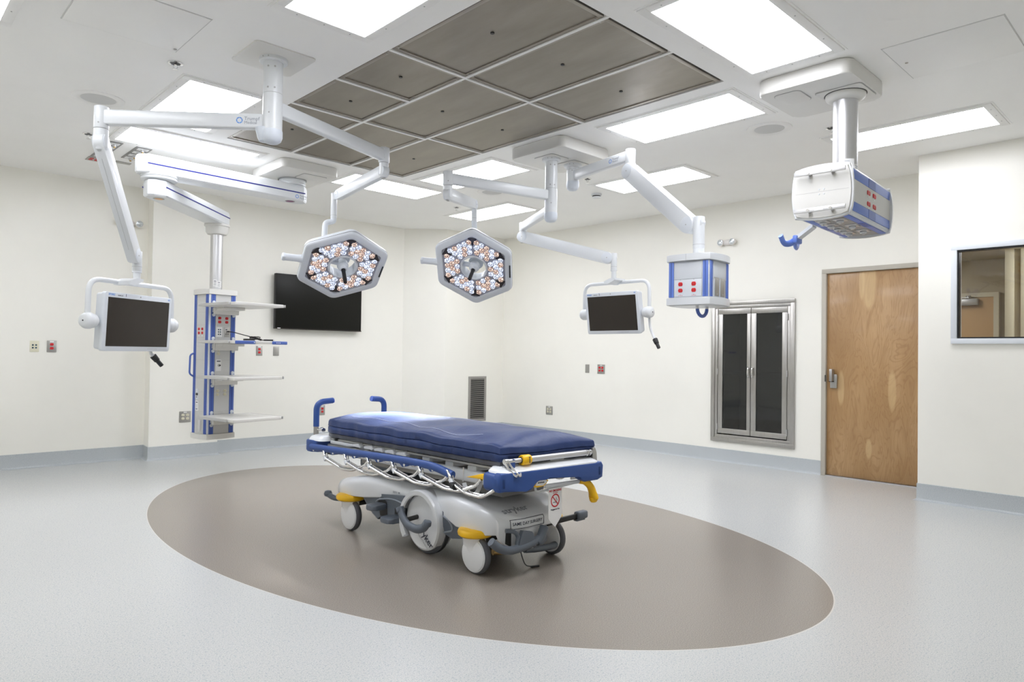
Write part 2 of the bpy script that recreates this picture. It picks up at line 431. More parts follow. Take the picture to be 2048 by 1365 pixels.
    b = B(); b.bx(9.05, 9.20, 1.60, 1.68, 0, 2.62, mcr, .004); b.bx(9.05, 9.20, 1.46, 1.54, 0, 2.62, mcr, .004); b.bx(9.10, 9.20, 1.54, 1.60, 0, 2.62, mw); b.bx(9.20, 11.2, 1.52, 1.62, 0, 2.62, mw)
    b.bx(9.03, 9.22, 1.44, 1.72, 2.45, 2.50, mcr); struct(b, 'wall_beyond_post')
    t = thing('ceiling_light', 'small lit ceiling panel in the next room seen at the window top', 'ceiling light', (8.6, .9, 2.612))
    b = B(); b.bx(8.3, 9.5, .60, 1.2, 2.604, 2.611, M_EMIT); b.build('diffuser', t)
    t = thing('ceiling_light', 'unseen lit panel added to brighten the next room, hidden above its window', 'ceiling light', (8.0, -.6, 2.612))  # added out of view to brighten the next room
    b = B(); b.bx(7.4, 8.6, -.9, -.3, 2.604, 2.611, M_EMIT); b.build('diffuser', t)
    t = thing('ceiling_light', 'unseen lit panel added to brighten the next room, behind the wooden door wall', 'ceiling light', (9.6, 3.2, 2.612))  # second added panel, unseen, lifts the light beyond the window
    b = B(); b.bx(9.0, 10.2, 2.9, 3.5, 2.604, 2.611, M_EMIT); b.build('diffuser', t)
room()

# ---------------------------------------------------------------- ceiling fixtures
LIGHTS = [
 ((1.61, 2.09, 2.36, 3.42), 'lit ceiling panel at the top photo edge, right of the left column mount'),
 ((2.99, 4.10, 1.60, 2.09), 'largest lit ceiling panel, beside the big supply unit at top right'),
 ((4.30, 4.83, 2.36, 3.42), 'long lit ceiling panel right of the steel air panels beside a round speaker'),
 ((5.69, 6.19, 3.59, 4.66), 'lit ceiling panel seen behind the spring arm of the small supply box'),
 ((5.78, 6.28, 1.20, 2.26), 'long narrow lit ceiling panel at far right behind the brushed pole'),
 ((1.61, 2.10, 4.81, 5.87), 'lit ceiling panel just left of the left round column, above the white horizontal arm'),
 ((1.62, 2.69, 6.18, 6.65), 'lit ceiling panel above the blue striped boom arm, below the white horizontal arm'),
 ((3.68, 4.78, 6.14, 6.63), 'lit ceiling panel behind the arm of the left surgical lamp'),
 ((4.285, 4.78, 4.75, 5.87), 'lit ceiling panel left of the middle canopy, behind the right surgical lamp arm'),
 ((5.68, 6.17, 6.00, 7.13), 'farthest lit ceiling panel, just above the right surgical lamp'),
 ((.09, .565, 3.62, 4.70), 'lit ceiling panel cut off by the top left corner of the photo'),
 ((1.62, 2.69, 1.60, 2.09), 'lit ceiling panel overhead in front of the air panels, outside the photo'),  # unseen, assumed from the symmetric layout and included for light balance
 ((.09, .565, 6.00, 7.08), 'unseen lit ceiling panel added for light balance over the left wall side'),  # unseen panel, added for light balance
]
def ceiling_things():
    for (x0, x1, y0, y1), lab in LIGHTS:
        t = thing('ceiling_light', lab, 'ceiling light', ((x0+x1)/2, (y0+y1)/2, CEIL), group='recessed ceiling light panels')
        b = B(); f = .055
        for a in ((x0-f, x1+f, y0-f, y0), (x0-f, x1+f, y1, y1+f), (x0-f, x0, y0, y1), (x1, x1+f, y0, y1)):
            b.bx(a[0], a[1], a[2], a[3], CEIL-.010, CEIL, M_FRAME, .002)
        for a in ((x0-f-.012, x1+f+.012, y0-f-.012, y0-f), (x0-f-.012, x1+f+.012, y1+f, y1+f+.012), (x0-f-.012, x0-f, y0-f, y1+f), (x1+f, x1+f+.012, y0-f, y1+f)):
            b.bx(a[0], a[1], a[2], a[3], CEIL-.003, CEIL, M_CEIL)
        for k in range(3):
            u = (k+.5)/3
            for q in ((x0-f/2, y0+(y1-y0)*u), (x1+f/2, y0+(y1-y0)*u), (x0+(x1-x0)*u, y0-f/2), (x0+(x1-x0)*u, y1+f/2)):
                b.cyl((q[0], q[1], CEIL-.0115), (q[0], q[1], CEIL-.009), .004, M_SEAM, seg=10)
        b.build('frame', t)
        b = B(); b.bx(x0, x1, y0, y1, CEIL-.007, CEIL-.001, M_EMIT); b.build('diffuser', t)
    # air diffuser array
    cols = [(2.305, 2.88, [2.30, 3.475, 4.10, 4.735, 5.93], 'left'), (2.895, 3.485, [2.30, 3.48, 4.725, 5.93], 'middle'), (3.50, 4.095, [2.30, 3.49, 4.69, 5.93], 'right')]
    names = {('left', 0): 'nearest of the left row, cut by the photo top', ('left', 1): 'short one, second of the left row', ('left', 2): 'short one, third of the left row',
             ('left', 3): 'farthest of the left row', ('middle', 0): 'nearest long panel of the middle row', ('middle', 1): 'central panel of the whole array', ('middle', 2): 'farthest of the middle row',
             ('right', 0): 'nearest panel of the right row with bright smears', ('right', 1): 'centre panel of the right row', ('right', 2): 'farthest of the right row'}
    zp = CEIL+.004
    for x0, x1, ys, nm in cols:
        for i, (a, c) in enumerate(zip(ys, ys[1:])):
            y0, y1 = a+.012, c-.012
            t = thing('air_diffuser_panel', 'perforated steel ceiling air panel, '+names[(nm, i)], 'air diffuser', ((x0+x1)/2, (y0+y1)/2, CEIL), group='perforated steel air panels')
            b = B(); f = .028
            for q in ((x0, x1, y0, y0+f), (x0, x1, y1-f, y1), (x0, x0+f, y0+f, y1-f), (x1-f, x1, y0+f, y1-f)):
                b.bx(*q, zp, zp+.03, M_PFRAME, .003)
            for q in ((x0+.014, y0+.05), (x0+.014, y1-.05), (x1-.014, y0+.05), (x1-.014, y1-.05)):
                b.cyl((*q, zp-.003), (*q, zp+.001), .006, M_OUTST, seg=8)
            b.build('frame', t)
            b = B(); b.bx(x0+f, x1-f, y0+f, y1-f, zp+.007, zp+.012, M_PERF); b.build('perforated_sheet', t)
            b = B(); cx, cy = (x0+x1)/2, (y0+y1)/2
            b.cyl((cx, cy, zp+.002), (cx, cy, zp+.008), .012, M_BLACK, seg=14); b.build('damper_hole', t)
    t = thing('ceiling_grid', 'thin white bars framing the perforated steel air panels overhead', 'ceiling grid', (3.2, 4.1, CEIL))
    b = B()
    for x in (2.8875, 3.4925): b.bx(x-.011, x+.011, 2.29, 5.935, CEIL-.002, CEIL+.035, M_FRAME, .001)
    for x0, x1, ys in ((2.295, 2.877, (3.475, 4.10, 4.735)), (2.898, 3.482, (3.48, 4.725)), (3.503, 4.105, (3.49, 4.69))):
        for y in ys: b.bx(x0, x1, y-.011, y+.011, CEIL-.002, CEIL+.035, M_FRAME, .001)
    b.build('cross_bar', t)
    # access panels (flush, thin reveal)
    for (x0, x1, y0, y1), lab in (((.80, 1.40, 3.85, 4.44), 'square flush white access panel in the ceiling at top left'), ((4.30, 4.90, .80, 1.40), 'square flush white access panel in the ceiling at top right')):
        t = thing('access_panel', lab, 'access panel', ((x0+x1)/2, (y0+y1)/2, CEIL))
        b = B(); b.bx(x0+.006, x1-.006, y0+.006, y1-.006, CEIL-.004, CEIL, M_CEIL, .001); b.build('panel_door', t)
        b = B(); g = .004
        for q in ((x0, x1, y0, y0+g), (x0, x1, y1-g, y1), (x0, x0+g, y0+g, y1-g), (x1-g, x1, y0+g, y1-g)): b.bx(*q, CEIL-.0015, CEIL, mat('panel_reveal', (.60, .60, .59), .6))
        b.build('reveal', t)
        b = B(); b.cyl((x0+.30 if x0 > 2 else x1-.02, y1-.05, CEIL-.007), (x0+.30 if x0 > 2 else x1-.02, y1-.05, CEIL-.003), .009, M_OUTST, seg=12); b.build('cam_lock', t)
    # speakers
    mg = mat('speaker_mesh', (.60, .60, .59), .6)
    for (x, y), lab in (((1.27, 5.68), 'round flush ceiling speaker at left, half hidden behind the tip of the white horizontal arm'), ((5.21, 2.51), 'round flush ceiling speaker right of the long light panel'), ((5.17, 5.72), 'round flush ceiling speaker above the right surgical lamp')):
        t = thing('ceiling_speaker', lab, 'speaker', (x, y, CEIL), group='round ceiling speakers')
        b = B(); b.lathe([(.17, 0), (.168, -.006), (.15, -.011), (.115, -.006), (.112, -.003), (.112, 0)], M_FRAME, Matrix.Translation((x, y, CEIL)), 40); b.build('trim_ring', t)
        b = B(); b.lathe([(.113, -.001), (.113, -.0045), (.06, -.0055), (.001, -.0055)], mg, Matrix.Translation((x, y, CEIL)), 40); b.build('grille', t)
    # sprinklers
    for (x, y), lab in (((1.452, 4.609), 'chrome sprinkler head in a dark recess at upper left'), ((1.428, 6.684), 'chrome sprinkler head left of the steel gas outlet plates'), ((5.528, 2.151), 'chrome sprinkler head beside the thick brushed pole at right'), ((5.423, 6.656), 'chrome sprinkler head above the right surgical lamp'), ((5.446, 4.568), 'chrome sprinkler head under the arm of the small supply box')):
        t = thing('sprinkler', lab, 'sprinkler', (x, y, CEIL), group='ceiling sprinklers')
        T = Matrix.Translation((x, y, CEIL))
        b = B(); b.lathe([(.045, 0), (.045, -.004), (.034, -.007), (.030, -.004), (.030, 0)], M_CHROME, T, 28); b.build('escutcheon', t)
        b = B(); b.lathe([(.030, -.001), (.029, -.005), (.001, -.005)], M_BLACK, T, 24); b.build('cup', t)
        b = B()
        b.cyl((x, y, CEIL-.004), (x, y, CEIL-.014), .009, M_CHROME, seg=12)
        for s in (-1, 1): b.tube([(x+s*.008, y, CEIL-.012), (x+s*.013, y, CEIL-.024), (x+s*.004, y, CEIL-.040)], .002, M_CHROME, 6)
        b.cyl((x, y, CEIL-.038), (x, y, CEIL-.042), .016, M_CHROME, seg=14); b.build('head', t)
    t = thing('smoke_detector', 'small white smoke detector on the ceiling left of the small supply box arm', 'smoke detector', (6.028, 4.922, CEIL))
    T = Matrix.Translation((6.028, 4.922, CEIL))
    b = B(); b.lathe([(.058, 0), (.058, -.02), (.05, -.024)], M_WHITE, T, 28); b.build('housing', t)
    b = B(); b.lathe([(.046, -.022), (.046, -.036)], M_DARK, T, 24)
    b.lathe([(.050, -.036), (.048, -.044), (.02, -.048), (.001, -.048)], M_WHITE, T, 28); b.build('sensor_cap', t)
    # gas outlets in the ceiling
    for (x0, x1, y0, y1), n, lab in (((1.605, 1.715, 6.76, 7.43), 5, 'long steel ceiling plate of gas outlets behind the left monitor arm'), ((1.825, 1.955, 6.775, 7.27), 4, 'steel ceiling plate of brass gas outlets above the end of the striped boom arm')):
        t = thing('gas_outlet_plate', lab, 'gas outlets', ((x0+x1)/2, (y0+y1)/2, CEIL))
        b = B(); b.bx(x0, x1, y0, y1, CEIL-.006, CEIL, mat('gas_plate_grey', (.27, .265, .26), .45, .3), .002); b.build('plate', t)
        for k in range(n):
            yy = y0+(y1-y0)*(k+.5)/n
            b = B(); b.bx(x0+.018, x1-.018, yy-.036, yy+.036, CEIL-.010, CEIL-.005, M_PAPER, .002)
            b.cyl(((x0+x1)/2, yy, CEIL-.009), ((x0+x1)/2, yy, CEIL-.030), .016, M_ALU, seg=16); b.cyl(((x0+x1)/2, yy, CEIL-.030), ((x0+x1)/2, yy, CEIL-.040), .008, mat('brass', (.55, .38, .16), .3, 1.), seg=12)
            b.build('outlet', t)
    t = thing('ceiling_receptacle', 'steel ceiling plate with four red receptacles left of the monitor arm', 'power outlet', (1.66, 7.53, CEIL))
    b = B(); b.bx(1.60, 1.72, 7.455, 7.61, CEIL-.005, CEIL, M_OUTST, .002); b.build('plate', t)
    for i in range(4):
        b = B(); q = (1.635+.05*(i % 2), 7.50+.055*(i//2)); b.cyl((*q, CEIL-.009), (*q, CEIL-.004), .019, M_RED, seg=16); b.build('receptacle', t)
    t = thing('ceiling_slot_plate', 'narrow blank steel strip on the ceiling beside the gas outlets', 'blank plate', (1.9, 7.5, CEIL))
    b = B(); b.bx(1.83, 1.96, 7.44, 7.50, CEIL-.008, CEIL, M_OUTST, .002); b.build('plate', t)
ceiling_things()

# ---------------------------------------------------------------- things on the walls
FXY = lambda y: Matrix(((1, 0, 0, 0), (0, 0, -1, y), (0, 1, 0, 0), (0, 0, 0, 1)))      # local x->world x, y->z, out of wall -> -y
FXX = lambda x: Matrix(((0, 0, -1, x), (-1, 0, 0, 0), (0, 1, 0, 0), (0, 0, 0, 1)))     # local x -> -y, y->z, out -> -x
def duplex(b, cx, cy, m, M, z=.006):
    b.prism([(cx+.017*math.cos(a)*1.0, cy+max(-.0135, min(.0135, .017*math.sin(a)))) for a in [2*PI*i/20 for i in range(20)]], z, z+.004, m, M, .001)
    for s in (-1, 1): b.box((cx+s*.006, cy+.002, z+.0042), (.0018, .008, .0006), M_DARK, M=M)
    b.box((cx, cy-.008, z+.0042), (.004, .004, .0006), M_DARK, M=M)
def outlet(name, label, M, cx, cz, w, h, pos, m, plate=M_OUTST, group=None, tabw=True):
    t = thing(name, label, 'wall outlet', tuple((M @ Vector((cx, cz, 0)))), group=group)
    b = B(); b.prism(rrect(w, h, .004, 3, cx, cz), 0, .006, plate, M, .0015); b.build('plate', t)
    for (dx, dy) in pos:
        b = B(); duplex(b, cx+dx, cz+dy, m, M); b.build('receptacle', t)
    if tabw:
        b = B(); b.box((cx, cz+h/2-.012, .0065), (.035, .012, .001), M_PAPER, M=M); b.build('tag', t)
    b = B(); b.cyl((cx, cz, .005), (cx, cz, .0075), .003, M_ALU, seg=8, M=M); b.build('screw', t)
    return t
def wall_things():
    L, L2, Rr, RW = FXY(8.5), FXY(8.4), FXY(8.26), FXX(7.46)
    outlet('duplex_outlet', 'steel plate with two red receptacles on the left wall, beside a data jack plate', L, 1.53, 1.247, .085, .122, [(0, .02), (0, -.02)], M_RED)
    t = thing('data_jack_plate', 'ivory plate with four dark data jacks, leftmost item on the left wall', 'data outlet', (1.38, 8.5, 1.245))
    b = B(); b.prism(rrect(.08, .115, .004, 3, 1.38, 1.245), 0, .005, M_IVORY, L, .0015); b.build('plate', t)
    for i in range(4):
        b = B(); b.box((1.366+.028*(i % 2), 1.23+.028*(i//2), .006), (.015, .015, .003), M_TEAL, M=L, bev=.001); b.build('jack', t)
    outlet('quad_outlet', 'steel plate with four ivory receptacles low on the wall behind the shelf tower', Rr, 2.79, .465, .125, .125, [(-.025, .02), (.025, .02), (-.025, -.02), (.025, -.02)], M_IVORY)
    outlet('duplex_outlet', 'steel plate with two red receptacles under the tower shelf with blue handles', L2, 3.705, 1.228, .08, .124, [(0, .02), (0, -.02)], M_RED)
    t = thing('blank_plate', 'blank stainless wall plate right of the red outlet under the tower shelf', 'blank plate', (3.925, 8.4, 1.226))
    b = B(); b.prism(rrect(.076, .118, .004, 3, 3.925, 1.226), 0, .006, M_OUTST, L2, .0015)
    for s in (-1, 1): b.cyl((3.925, 1.226+s*.042, .005), (3.925, 1.226+s*.042, .0075), .003, M_ALU, seg=8, M=L2)
    b.build('plate', t)
    outlet('duplex_outlet', 'plate with two red receptacles seen behind the left push handle of the stretcher', L2, 4.585, .445, .078, .13, [(0, .02), (0, -.02)], M_RED)
    outlet('quad_outlet', 'steel plate with four red receptacles on the right wall below the right monitor', RW, -5.97, 1.04, .128, .128, [(-.025, .02), (.025, .02), (-.025, -.02), (.025, -.02)], M_RED)
    outlet('quad_outlet', 'steel plate with four ivory receptacles on the right wall above the stretcher foot end', RW, -6.93, .407, .13, .125, [(-.025, .02), (.025, .02), (-.025, -.02), (.025, -.02)], M_IVORY)
    t = thing('blank_plate', 'narrow blank stainless plate left of the red quad outlet on the right wall', 'blank plate', (7.46, 6.216, 1.04))
    b = B(); b.prism(rrect(.07, .117, .004, 3, -6.216, 1.04), 0, .006, M_OUTST, RW, .0015)
    for s in (-1, 1): b.cyl((-6.216, 1.04+s*.042, .005), (-6.216, 1.04+s*.042, .0075), .003, M_ALU, seg=8, M=RW)
    b.build('plate', t)
    # television
    t = thing('wall_television', 'large switched-off flat television on the back left wall behind the left surgical lamp', 'television', (4.48, 8.3, 1.86))
    b = B(); b.bx(3.862, 5.102, 8.305, 8.36, 1.508, 2.212, M_BLACK, .006); b.build('casing', t)
    b = B(); b.bx(3.868, 5.096, 8.299, 8.306, 1.522, 2.206, M_TV, .001); b.build('screen', t)
    b = B(); b.bx(3.862, 5.102, 8.298, 8.306, 1.508, 1.520, mat('tv_bezel', (.05, .045, .04), .3, .6)); b.build('bottom_bezel', t)
    b = B(); b.bx(3.89, 3.93, 8.2965, 8.2985, 1.514, 1.523, M_PAPER); b.build('sticker', t)
    b = B(); b.bx(4.2, 4.75, 8.36, 8.40, 1.65, 2.05, M_DARK); b.build('mounting_bracket', t)
    # return air grille
    t = thing('return_air_grille', 'tall louvred steel air grille low on the back wall behind the stretcher', 'air grille', (6.93, 7.95, .54))
    G = FXY(7.95); x0, x1, z0, z1 = 6.755, 7.11, .195, .88
    b = B()
    for a in ((x0, x1, z0, z0+.04), (x0, x1, z1-.04, z1), (x0, x0+.04, z0+.04, z1-.04), (x1-.04, x1, z0+.04, z1-.04)):
        b.bx(a[0], a[1], 7.938, 7.95, a[2], a[3], M_GALV, .002)
    b.build('frame', t)
    b = B(); b.bx(x0+.04, x1-.04, 7.947, 7.949, z0+.04, z1-.04, M_BLACK); b.build('backing', t)
    n = 20
    for i in range(n):
        z = z0+.055+(z1-z0-.11)*i/(n-1)
        b = B(); b.box((0, 0, 0), (x1-x0-.08, .002, .020), M_GALV, M=Matrix.Translation(((x0+x1)/2, 7.942, z)) @ Matrix.Rotation(R(40), 4, 'X')); b.build('louvre', t)
    # emergency lights
    def emergency(lab, M, cx, cz, dx):
        t = thing('emergency_light', lab, 'emergency light', tuple(M @ Vector((cx, cz, 0))), group='twin head emergency lights')
        b = B(); prof = [(.001, -.062), (.02, -.06), (.032, -.04), (.036, 0), (.032, .04), (.02, .06), (.001, .062)]
        T = M @ Matrix.Translation((cx, cz, .02)) @ Matrix.Rotation(PI/2, 4, 'Y') @ Matrix.Diagonal((.9, 1, 1, 1))
        b.lathe(prof, mat('emergency_case', (.74, .71, .69), .4), T, 22); b.build('case', t)
        for s in (-1, 1):
            hd = B(); T = M @ Matrix.Translation((cx+s*dx, cz-.002, .045))
            hd.lathe([(.001, -.04), (.03, -.035), (.04, 0), (.041, .018), (.038, .022)], mat('emergency_case'), T, 24)
            hd.build('lamp_head', t)
            hd = B(); hd.lathe([(.036, .021), (.033, .026), (.012, .029), (.001, .029)], mat('emergency_lens', (.62, .66, .68), .15, .3), T, 24)
            for k in range(6):
                a = k*PI/3; hd.cyl((.022*math.cos(a), .022*math.sin(a), .025), (.022*math.cos(a), .022*math.sin(a), .031), .005, M_SEAM, seg=8, M=T)
            hd.build('lens', t)
    emergency('twin head emergency light on the left wall, partly behind the left monitor arm', L, 2.22, 2.63, .10)
    emergency('twin head emergency light on the right wall above the steel cabinet', RW, -4.083, 2.585, .075)
    # steel pass-through cabinet
    t = thing('steel_cabinet', 'recessed stainless steel cabinet with two smoked glass doors in the right wall', 'cabinet', (7.46, 3.78, .25))
    y0, y1, z0, z1 = 3.278, 4.287, .240, 1.888
    b = B()
    def fr(b, a0, a1, c0, c1, w, xo, xi, m):
        for q in ((a0, a1, c0, c0+w), (a0, a1, c1-w, c1), (a0, a0+w, c0+w, c1-w), (a1-w, a1, c0+w, c1-w)):
            b.bx(xo, xi, q[0], q[1], q[2], q[3], m, .0025)
    fr(b, y0, y1, z0, z1, .046, 7.438, 7.458, M_STEEL); fr(b, y0+.044, y1-.044, z0+.044, z1-.044, .038, 7.446, 7.462, M_STEEL)
    b.build('surround', t)
    b = B(); mi_ = mat('cabinet_inside', (.30, .30, .29), .5, .4)
    for q in ((7.97, 7.99, 3.32, 4.25, .28, 1.85), (7.47, 7.99, 3.32, 3.335, .28, 1.85), (7.47, 7.99, 4.235, 4.25, .28, 1.85), (7.47, 7.99, 3.32, 4.25, .27, .285), (7.47, 7.99, 3.32, 4.25, 1.845, 1.86)):
        b.bx(*q, mi_)
    b.build('cabinet_body', t)
    b = B(); b.bx(7.50, 7.95, 3.335, 4.235, 1.035, 1.06, mi_); b.build('shelf', t)
    for (a0, a1, g0, g1, hy, hinge) in ((3.788, 4.196, 3.832, 4.137, 3.807, 4.20), (3.362, 3.782, 3.418, 3.720, 3.757, 3.358)):
        b = B(); c0, c1 = .335, 1.802
        for q in ((a0, a1, c0, .395), (a0, a1, 1.737, c1), (a0, g0, .395, 1.737), (g1, a1, .395, 1.737)):
            b.bx(7.440, 7.462, *q, M_STEEL, .002)
        d = b.build('cabinet_door', t)
        b = B(); b.bx(7.452, 7.457, g0-.004, g1+.004, .391, 1.741, M_DKGL); b.build('glass', d)
        b = B(); b.tube(fillet([(7.442, hy, 1.005), (7.415, hy, 1.01), (7.412, hy, 1.06), (7.415, hy, 1.11), (7.442, hy, 1.118)], .02), .011, M_CHROME, 12); b.build('pull_handle', d)
        for z in (.41, 1.06, 1.69):
            b = B(); b.cyl((7.436, hinge, z-.035), (7.436, hinge, z+.035), .006, M_ALU, seg=10); b.build('hinge', d)
    b = B(); b.bx(7.4375, 7.446, 4.195, 4.235, 1.822, 1.846, mat('cabinet_badge', (.18, .02, .03), .4)); b.build('badge', t)
wall_things()

# ---------------------------------------------------------------- ceiling booms
V = Vector
def xy(p, z): return V((p[0], p[1], z))
def logo(b, M, s=1.0, sub=True):
    """ring mark and two lines of lettering, left to right along local x"""
    for k in range(6):
        a = R(90-60*k); p = V((.020*s*math.cos(a), .020*s*math.sin(a), 0))
        q = V((.020*s*math.cos(a-R(52)), .020*s*math.sin(a-R(52)), 0))
        d = q-p
        b.box(((p+q)/2)[:], (d.length, .007*s, .0008), M_LOGO, M=M @ Matrix.Translation((p+q)/2) @ Matrix.Rotation(math.atan2(d.y, d.x), 4, 'Z') @ Matrix.Translation(-(p+q)/2))
    mesh_text(b, 'Trumpf', .034*s, M @ Matrix.Translation((.032*s, .012*s, 0)), M_TXTG, 'LEFT')
    mesh_text(b, 'Medical', .028*s, M @ Matrix.Translation((.032*s, -.015*s, 0)), M_TXTG, 'LEFT')
def screwdot(b, p, n, r=.006):
    p, n = V(p), V(n).normalized(); b.cyl(p-n*.002, p+n*.0015, r, M_SEAM, seg=10)
def stadium(r1, r2, L, n=10):
    """outline of two circles (r1 at 0, r2 at L) joined by tangents, in the x-y plane"""
    a = math.asin((r1-r2)/L) if L > abs(r1-r2) else 0
    out = []
    for i in range(n+1):
        t = PI/2-a + (PI+2*a)*i/n; out.append((r1*math.cos(t), r1*math.sin(t)))
    for i in range(n+1):
        t = 3*PI/2+a + (PI-2*a)*i/n
        out.append((L+r2*math.cos(t), r2*math.sin(t)))
    return out
def ceiling_column(label, p, ztop, zseam, zlow, r, plate=None, cap_dir=None, group=None):
    t = thing('ceiling_column', label, 'ceiling mount', (p[0], p[1], ztop), group=group)
    if plate:
        b = B(); x0, x1, y0, y1 = plate
        b.prism(rrect(x1-x0, y1-y0, .03, 5, (x0+x1)/2, (y0+y1)/2), CEIL-.008, CEIL, M_WARMW, bev=.002); b.build('mounting_plate', t)
    b = B(); T = Matrix.Translation((p[0], p[1], ztop))
    b.lathe([(r+.027, 0), (r+.027, -.018), (r+.02, -.024), (r, -.024)], M_WHITE, T, 36)
    for a in (200, 225): screwdot(b, (p[0]+(r+.027)*math.cos(R(a)), p[1]+(r+.027)*math.sin(R(a)), ztop-.009), (math.cos(R(a)), math.sin(R(a)), 0), .004)
    b.build('collar', t)
    b = B(); b.cyl(xy(p, ztop), xy(p, zseam+.003), r, M_WHITE, seg=36); b.cyl(xy(p, zseam+.004), xy(p, zseam), r-.002, M_SEAM, seg=36)
    for dz in (.06, ztop-zseam-.03):
        a = R(215); screwdot(b, (p[0]+r*math.cos(a), p[1]+r*math.sin(a), ztop-dz), (math.cos(a), math.sin(a), 0))
        a = R(255); screwdot(b, (p[0]+r*math.cos(a), p[1]+r*math.sin(a), ztop-dz), (math.cos(a), math.sin(a), 0))
    b.build('tube', t)
    b = B(); T = Matrix.Translation((p[0], p[1], zlow)); rr = r*1.07; h = .085
    b.lathe([(rr*.97, h), (rr, h-.006), (rr, h*.5), (rr*.86, h*.22), (rr*.6, .006), (.001, 0)], M_DOME, T, 32)
    if cap_dir is not None:
        d = V(cap_dir).normalized(); q = V((p[0], p[1], 0))+d*.045
        b.lathe([(rr*.9, h), (rr*.92, h-.006), (rr*.70, h*.3), (rr*.55, .004), (.001, .001)], M_DOME, Matrix.Translation((q.x, q.y, zlow+.012)), 28)
    b.build('end_cap', t)
    return t
def boom_arm(label, p, e, z, r, hub, ehub, w, h, name='boom_arm', lg=None, group=None):
    """horizontal arm from the column axis p to the end axis e"""
    t = thing(name, label, 'boom arm', (p[0], p[1], z), group=group)
    d = V((e[0]-p[0], e[1]-p[1], 0)); L = d.length; d.normalize(); n = V((d.y, -d.x, 0))
    b = B(); b.cyl(xy(p, hub[0]), xy(p, hub[1]-.003), r, M_WHITE, seg=36); b.cyl(xy(p, hub[1]-.0035), xy(p, hub[1]), r-.002, M_SEAM, seg=36)
    a = R(225); screwdot(b, (p[0]+r*math.cos(a), p[1]+r*math.sin(a), hub[1]-.02), (math.cos(a), math.sin(a), 0), .005)
    b.build('hub', t)
    M = frame(xy(p, z), d, V((0, 0, 1)))   # x along, y up, z = sideways
    re = ehub[2]
    b = B(); b.box((L/2+.01, 0, 0), (L-re*.6-.02, h, w), M_WHITE, bev=.012, M=M, seg=3)
    if lg:
        side, u0, s = lg
        if side > 0: LM = M @ Matrix.Translation((u0, 0, w/2+.0005))
        else: LM = M @ Matrix.Translation((u0, 0, -w/2-.0005)) @ Matrix.Rotation(PI, 4, 'Y')
        logo(b, LM, s)
    b.build('beam', t)
    b = B(); b.cyl(xy(e, ehub[0]), xy(e, ehub[1]), re, M_WHITE, seg=32, bev=.005)
    a = R(235); screwdot(b, (e[0]+re*math.cos(a), e[1]+re*math.sin(a), ehub[0]+.03), (math.cos(a), math.sin(a), 0), .005)
    b.build('end_hub', t)
    return t
def spring_arm(label, e, ztop, J, J2, T2, zbot, rj, r1, r2, w, rt, name='spring_arm', drop=.0, panel=False):
    """balanced arm: elbow under end axis e, link J->J2, vertical knuckle at T2 down to zbot"""
    t = thing(name, label, 'spring arm', (e[0], e[1], ztop))
    J, J2 = V(J), V(J2); d = J2-J; L = d.length; x = d.normalized(); side = x.cross(V((0, 0, 1))).normalized()
    if side.length < .1: side = V((1, 0, 0))
    up = side.cross(x)
    hx = V((x.x, x.y, 0)).normalized()
    b = B(); b.cyl((e[0], e[1], ztop), (e[0], e[1], ztop-.004), rj-.003, M_SEAM, seg=28)
    b.cyl((e[0], e[1], ztop-.004), (e[0], e[1], J.z-r1*.55), rj, M_WHITE, seg=32)
    b.lathe([(rj, 0), (rj*.97, -.008), (rj*.75, -.022), (.001, -.028)], M_WHITE, Matrix.Translation((e[0], e[1], J.z-r1*.55)), 32)
    b.box((0, 0, -.0285), (rj*1.1, rj*.5, .004), M_SEAM, M=Matrix.Translation((e[0], e[1], J.z-r1*.55)) @ Matrix.Rotation(math.atan2(hx.y, hx.x), 4, 'Z'))
    b.build('elbow', t)
    M = frame(J, x, up)     # z = x cross up = sideways
    b = B(); b.prism(stadium(r1, r2, L), -w/2, w/2, M_WHITE, M, .009, 3)
    for s in (-1, 1):
        for (u, r) in ((0, r1), (L, r2)):
            q = M @ Matrix.Translation((u, 0, s*w/2))
            b.lathe([(r*.93, -.0012), (r*.93, .0010), (r*.91, .0016), (.001, .0016)] if s > 0 else [(r*.93, .0012), (r*.93, -.0010), (r*.91, -.0016), (.001, -.0016)], M_PLAST, q, 32)
            b.cyl((u, 0, s*w/2+s*.001), (u, 0, s*w/2+s*.003), .005, M_SEAM, seg=10, M=M)
    # underside seam and covers
    b.box((L/2, -(r1+r2)/2-.0002, 0), (L*.8, .0012, .0016), M_SEAM, M=M @ Matrix.Translation((L/2, -(r1+r2)/2, 0)) @ Matrix.Rotation(math.atan2(r1-r2, L), 4, 'Z') @ Matrix.Translation((-L/2, (r1+r2)/2, 0)))
    b.build('link', t)
    b = B(); T2 = V(T2)
    off = (V((T2.x, T2.y, 0))-V((J2.x, J2.y, 0))).length
    if off > .03:
        b.prism(stadium(r2*.86, rt*1.0, off+.001), -w*.30, w*.30, M_WHITE, frame(J2, hx, V((0, 0, 1))), .006)
    b.cyl(xy(T2, J2.z+r2*.75), xy(T2, zbot), rt, M_WHITE, seg=32, bev=.004)
    b.cyl(xy(T2, zbot+.03), xy(T2, zbot+.028), rt+.0008, M_SEAM, seg=32)
    b.build('knuckle', t)
    return t

